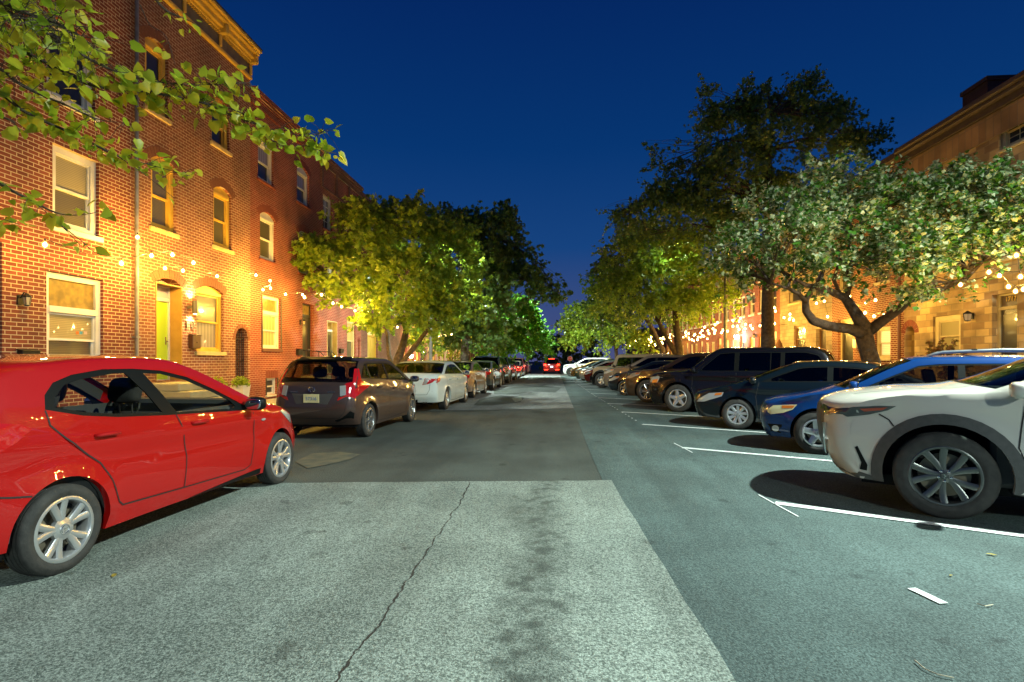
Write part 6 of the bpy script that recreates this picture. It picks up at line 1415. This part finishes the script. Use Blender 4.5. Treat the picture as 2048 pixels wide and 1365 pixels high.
for si, (y0, y1, lb) in enumerate([(36, 48, 'distant bulbs on the left behind the dark tree trunk'), (48, 62, 'farthest bulbs on the left behind the bright green tree')]):
    n = 10; pts = [Vector((-8.7 + (.4 if i % 2 else -.4), y0 + (y1 - y0) * i / n, 3.5 + rnd.uniform(-.15, .15))) for i in range(n)]; string(lb, pts, 4, .045, e=P_BULB)
# wall lanterns
def lantern(label, p, side, glow=None, e=0, col=C_BULB, w=.16, h=.30):
    r = tag(empty('wall_lantern', p), label, 'wall lamp', 'wall lanterns by the doors'); mb = MB(); s_ = side
    mb.box((s_ * .02, 0, 0), (.03, .10, .18)); mb.tube([(s_ * .02, 0, .02), (s_ * .10, 0, .13), (s_ * .16, 0, .10)], .012, 6)
    mb.lathe([(.02, h * .55), (w * .55, h * .32), (w * .52, h * .28)], 6, Matrix.Translation((s_ * .16, 0, -.02))); mb.lathe([(w * .36, -h * .32), (w * .30, -h * .38), (.0, -h * .42)], 6, Matrix.Translation((s_ * .16, 0, -.02)))
    for k in range(6):
        a = k * math.pi / 3; mb.tube([(s_ * .16 + w * .5 * math.cos(a), w * .5 * math.sin(a), h * .27), (s_ * .16 + w * .35 * math.cos(a), w * .35 * math.sin(a), -h * .38)], .006, 4)
    mb.build('frame', iron, r); mb = MB(); mb.lathe([(w * .46, h * .26), (w * .32, -h * .36)], 6, Matrix.Translation((s_ * .16, 0, -.02)))
    mb.build('glass', glow or mat('lantern_glass', (.5, .42, .25), .1, coat=1), r)
    if e: plight(r, (s_ * (.16 + w * .7 + .03), 0, 0), e, col, .05)
lantern('small black lantern with yellowish top on the first brick house at far left', VX(38, 600, LX), 1, w=.13, h=.24)
lantern('black lantern beside the glazed dark door on the orange red house', VX(600, 645, LX), 1, w=.12, h=.22)
warmglow = emitmat('lantern_warm', (1, .62, .2), 45); whiteglow = emitmat('lantern_white', (.8, .88, 1), 90)
lantern('black lantern with amber panes by the stone house door at right', VX(1946, 633, RX), -1, emitmat('lantern_amber', (1, .6, .25), .35), w=.24, h=.34)
lantern('blazing warm porch lamp behind the forked trunk', VX(1703, 657, RX - .2), -1, warmglow, 120, w=.22, h=.28)
lantern('blazing white wall lamp left of the tall dark trunk', VX(1478, 674, RX - .1), -1, whiteglow, 260, (.75, .85, 1), w=.34, h=.42)
lantern('small wall lamp right of the white lamp beside a dark door', VX(1513, 672, RX), -1, w=.2, h=.3)
lantern('bright porch lamp seen just right of the maple trunk', VX(817, 712, LX + .3), 1, emitmat('lantern_porch', (1, .85, .5), 70), 110, (1, .75, .35), w=.30, h=.34)
lantern('second smaller porch lamp right of the bright one by the maple', VX(841, 705, LX + .3), 1, MATS['lantern_porch'], 60, (1, .75, .35), w=.2, h=.24)
lantern('small blue white lamp above the taupe suv', VX(1275, 713, 10.4), -1, whiteglow, 20, (.7, .8, 1), w=.2, h=.24)
# up-down sconce, mail boxes, numbers at house 2
p = VX(390, 615, LX + .15); r = tag(empty('wall_sconce', p), 'grey cylinder sconce shining up and down beside the lime green door', 'wall lamp'); mb = MB()
mb.lathe([(.0, .17), (.055, .17), (.065, .175), (.065, -.175), (.055, -.17), (.0, -.17)], 20); mb.box((-.09, -.06, 0), (.16, .10, .07)); mb.build('shade', noisy('sconce_bronze', (.10, .085, .06), (.08, .07, .05), 8, .4, 0), r, smooth=True, ang=30)
mb = MB(); mb.lathe([(0, .176), (.05, .176)], 16); mb.lathe([(0, -.178), (.05, -.178)], 16); mb.build('lens', warmglow, r)
for sgn in (1, -1):
    ld = bpy.data.lights.new('sconce_beam', 'SPOT'); ld.energy = 90; ld.color = (1, .72, .32); ld.spot_size = R(110); ld.spot_blend = .7; ld.shadow_soft_size = .03
    o = bpy.data.objects.new('sconce_beam', ld); COL.objects.link(o); o.parent = r; o.location = (0, 0, .2 * sgn)
    o.rotation_euler = (0, R(152) if sgn > 0 else R(28), 0)
numm = mat('number_metal', (.1, .09, .07), .4, .5)
num = text('1 0', .30, VX(379, 650, LX + .02), (R(90), 0, R(90)), numm, None, 'house_number', .01); tag(num, 'tall metal house numerals under the cylinder sconce', 'house number')
def mailbox(label, p, d, w, h, m, lid=True, slope=False):
    r = tag(empty('mailbox', p), label, 'mailbox', 'wall mailboxes'); mb = MB(); mb.box((d / 2, 0, 0), (d, w, h), bev=.012); mb.build('box', m, r)
    mb = MB(); mb.box((0, 0, 0), (d + .03, w + .02, .015), M=Matrix.Translation((d / 2 + .005, 0, h / 2 + .012)) @ Matrix.Rotation(R(12), 4, 'Y'), bev=.005); mb.box((d + .006, 0, -.02), (.012, .03, .03)); mb.build('lid', m, r)
    return r
mailbox('dark square mailbox under the numerals beside the lime green door', VX(385, 684, LX), .13, .34, .36, noisy('mailbox_bronze', (.09, .045, .025), (.06, .03, .02), 6, .35, 0, metal=.4))
r = mailbox('black mailbox with pale scrollwork front at far left above the red car', VX(52, 714, LX), .12, .36, .22, iron)
mb = MB(); mb.box((.135, 0, -.02), (.01, .26, .12), bev=.004)
for k in (-.09, 0, .09): mb.lathe([(.022, 0), (.028, .004), (.022, .008)], 10, Matrix.Translation((.14, k, -.02)) @ Matrix.Rotation(R(90), 4, 'Y'), close=True)
mb.build('scroll_panel', mat('pewter', (.42, .38, .30), .4, .4), r)
mailbox('black mailbox left of the glazed dark door', VX(596, 705, LX), .12, .34, .2, iron)
mailbox('black mailbox on the red brick house right of the cream doorway', VX(680, 703, LX), .12, .34, .2, iron)
mailbox('pale mailbox on the brick house beside the forked trunk', VX(1708, 688, RX - .14), .12, .26, .36, trim_white)
# planters
def planter(label, p, s, lm, seed, hh=.62):
    r = tag(empty('planter', p), label, 'planter', 'white planters by the lime green door'); mb = MB()
    mb.lathe([(0, 0), (.15 * s, 0), (.155 * s, .02), (.23 * s, hh), (.235 * s, hh + .02), (.21 * s, hh + .02), (.20 * s, hh - .06), (0, hh - .06)], 4, Matrix.Rotation(R(45), 4, 'Z')); mb.build('pot', trim_white, r)
    rg = np.random.default_rng(seed); k = 420; dd = rg.normal(0, 1, (k, 3)); dd /= np.linalg.norm(dd, axis=1)[:, None]; dd[:, 2] = np.abs(dd[:, 2])
    P_ = dd * (.20 * s * rg.uniform(.4, 1.15, k))[:, None] + np.array([0, 0, hh]); leaves_mesh('foliage', P_, dd, .06, LEAF_S, lm, r, rg, .3, 0)
b0 = VX(481, 722, -8.75); planter('white tapered planter with clipped green plant below the arched gate', (b0.x, b0.y, .145), 1.15, L_map, 1, .60)
b0 = VX(432, 722, -8.75); planter('white planter with yellow green plant glimpsed over the red car bonnet', (b0.x, b0.y, .145), 1.15, leafmat('leaf_lime', (.30, .36, .03), (.42, .45, .05), .4), 2, .62)
b0 = VX(1890, 722, 11.9); b0.z = .14
tree('reddish green bush in front of the stone house window', b0, [(b0, .03), (b0 + Vector((0, 0, 1.0)), .02)], [(b0 + Vector((0, 0, 1.35)), (.42, .5, .45)), (b0 + Vector((.1, -.35, 1.0)), (.3, .35, .3))], 110, 14, .09, leafmat('leaf_reddish', (.12, .13, .03), (.22, .09, .04), .35), bark_dark, LEAF_S, 44, name='bush', group=None, twig=.25, gap=0)
# hanging ornament
p = VX(1558, 690, RX - .5); r = tag(empty('hanging_basket', p), 'dark bell shaped hanging basket on a cord beside the tall dark trunk', 'basket'); mb = MB(); mb.lathe([(0, .35), (.06, .25), (.16, .05), (.20, -.15), (.17, -.32), (.08, -.42), (0, -.44)], 14); mb.build('basket', noisy('dry_wicker', (.12, .05, .03), (.07, .03, .02), 14, .9, .5), r, smooth=True)
mb = MB(); mb.tube([(0, 0, .33), (0, 0, 1.1)], .012, 5); mb.tube([(0, 0, 1.1), (.45, 0, 1.15)], .014, 5); mb.build('bracket', iron, r)
# stop sign
p = Vector((2.05, 69, 0)); r = tag(empty('stop_sign', p), 'small red octagonal stop sign at the far crossing', 'sign'); mb = MB(); mb.tube([(0, .03, 0), (0, .03, 2.0)], .03, 8); mb.build('post', metal_pole, r)
mb = MB(); Mx = Matrix.Translation((0, 0, 1.72)) @ Matrix.Rotation(R(90), 4, 'X') @ Matrix.Rotation(R(22.5), 4, 'Z'); mb.lathe([(0, .0), (.33, 0), (.33, .006), (0, .006)], 8, Mx); sp_ = mb.build('sign_plate', mat('sign_white', (.7, .7, .7), .4), r)
mb = MB(); mb.lathe([(0, .008), (.30, .008), (.30, .012), (0, .012)], 8, Mx); mb.build('sign_face', mat('sign_red', (.55, .02, .02), .4), sp_)
text('STOP', .22, (0, -.016, 1.72), (R(90), 0, 0), mat('sign_white', (.7, .7, .7), .4), r, 'lettering', .001)
# far backdrop of houses beyond the crossing
for sgn, x0, lb in ((-1, -24, 'dark distant house beyond the crossing, left of the street end'), (1, 14, 'dark distant house beyond the crossing, right of the street end')):
    h = Bld('distant_house', lb, x0 + (10 if sgn < 0 else 0), -1 if sgn > 0 else 1, 86, 108, 6.5, brickD, None, 10)
    for k in range(4): h.window(87 + k * 5, 88.3 + k * 5, 3.6, 5.2, panes=(P_dark, P_dark))
    h.finish()
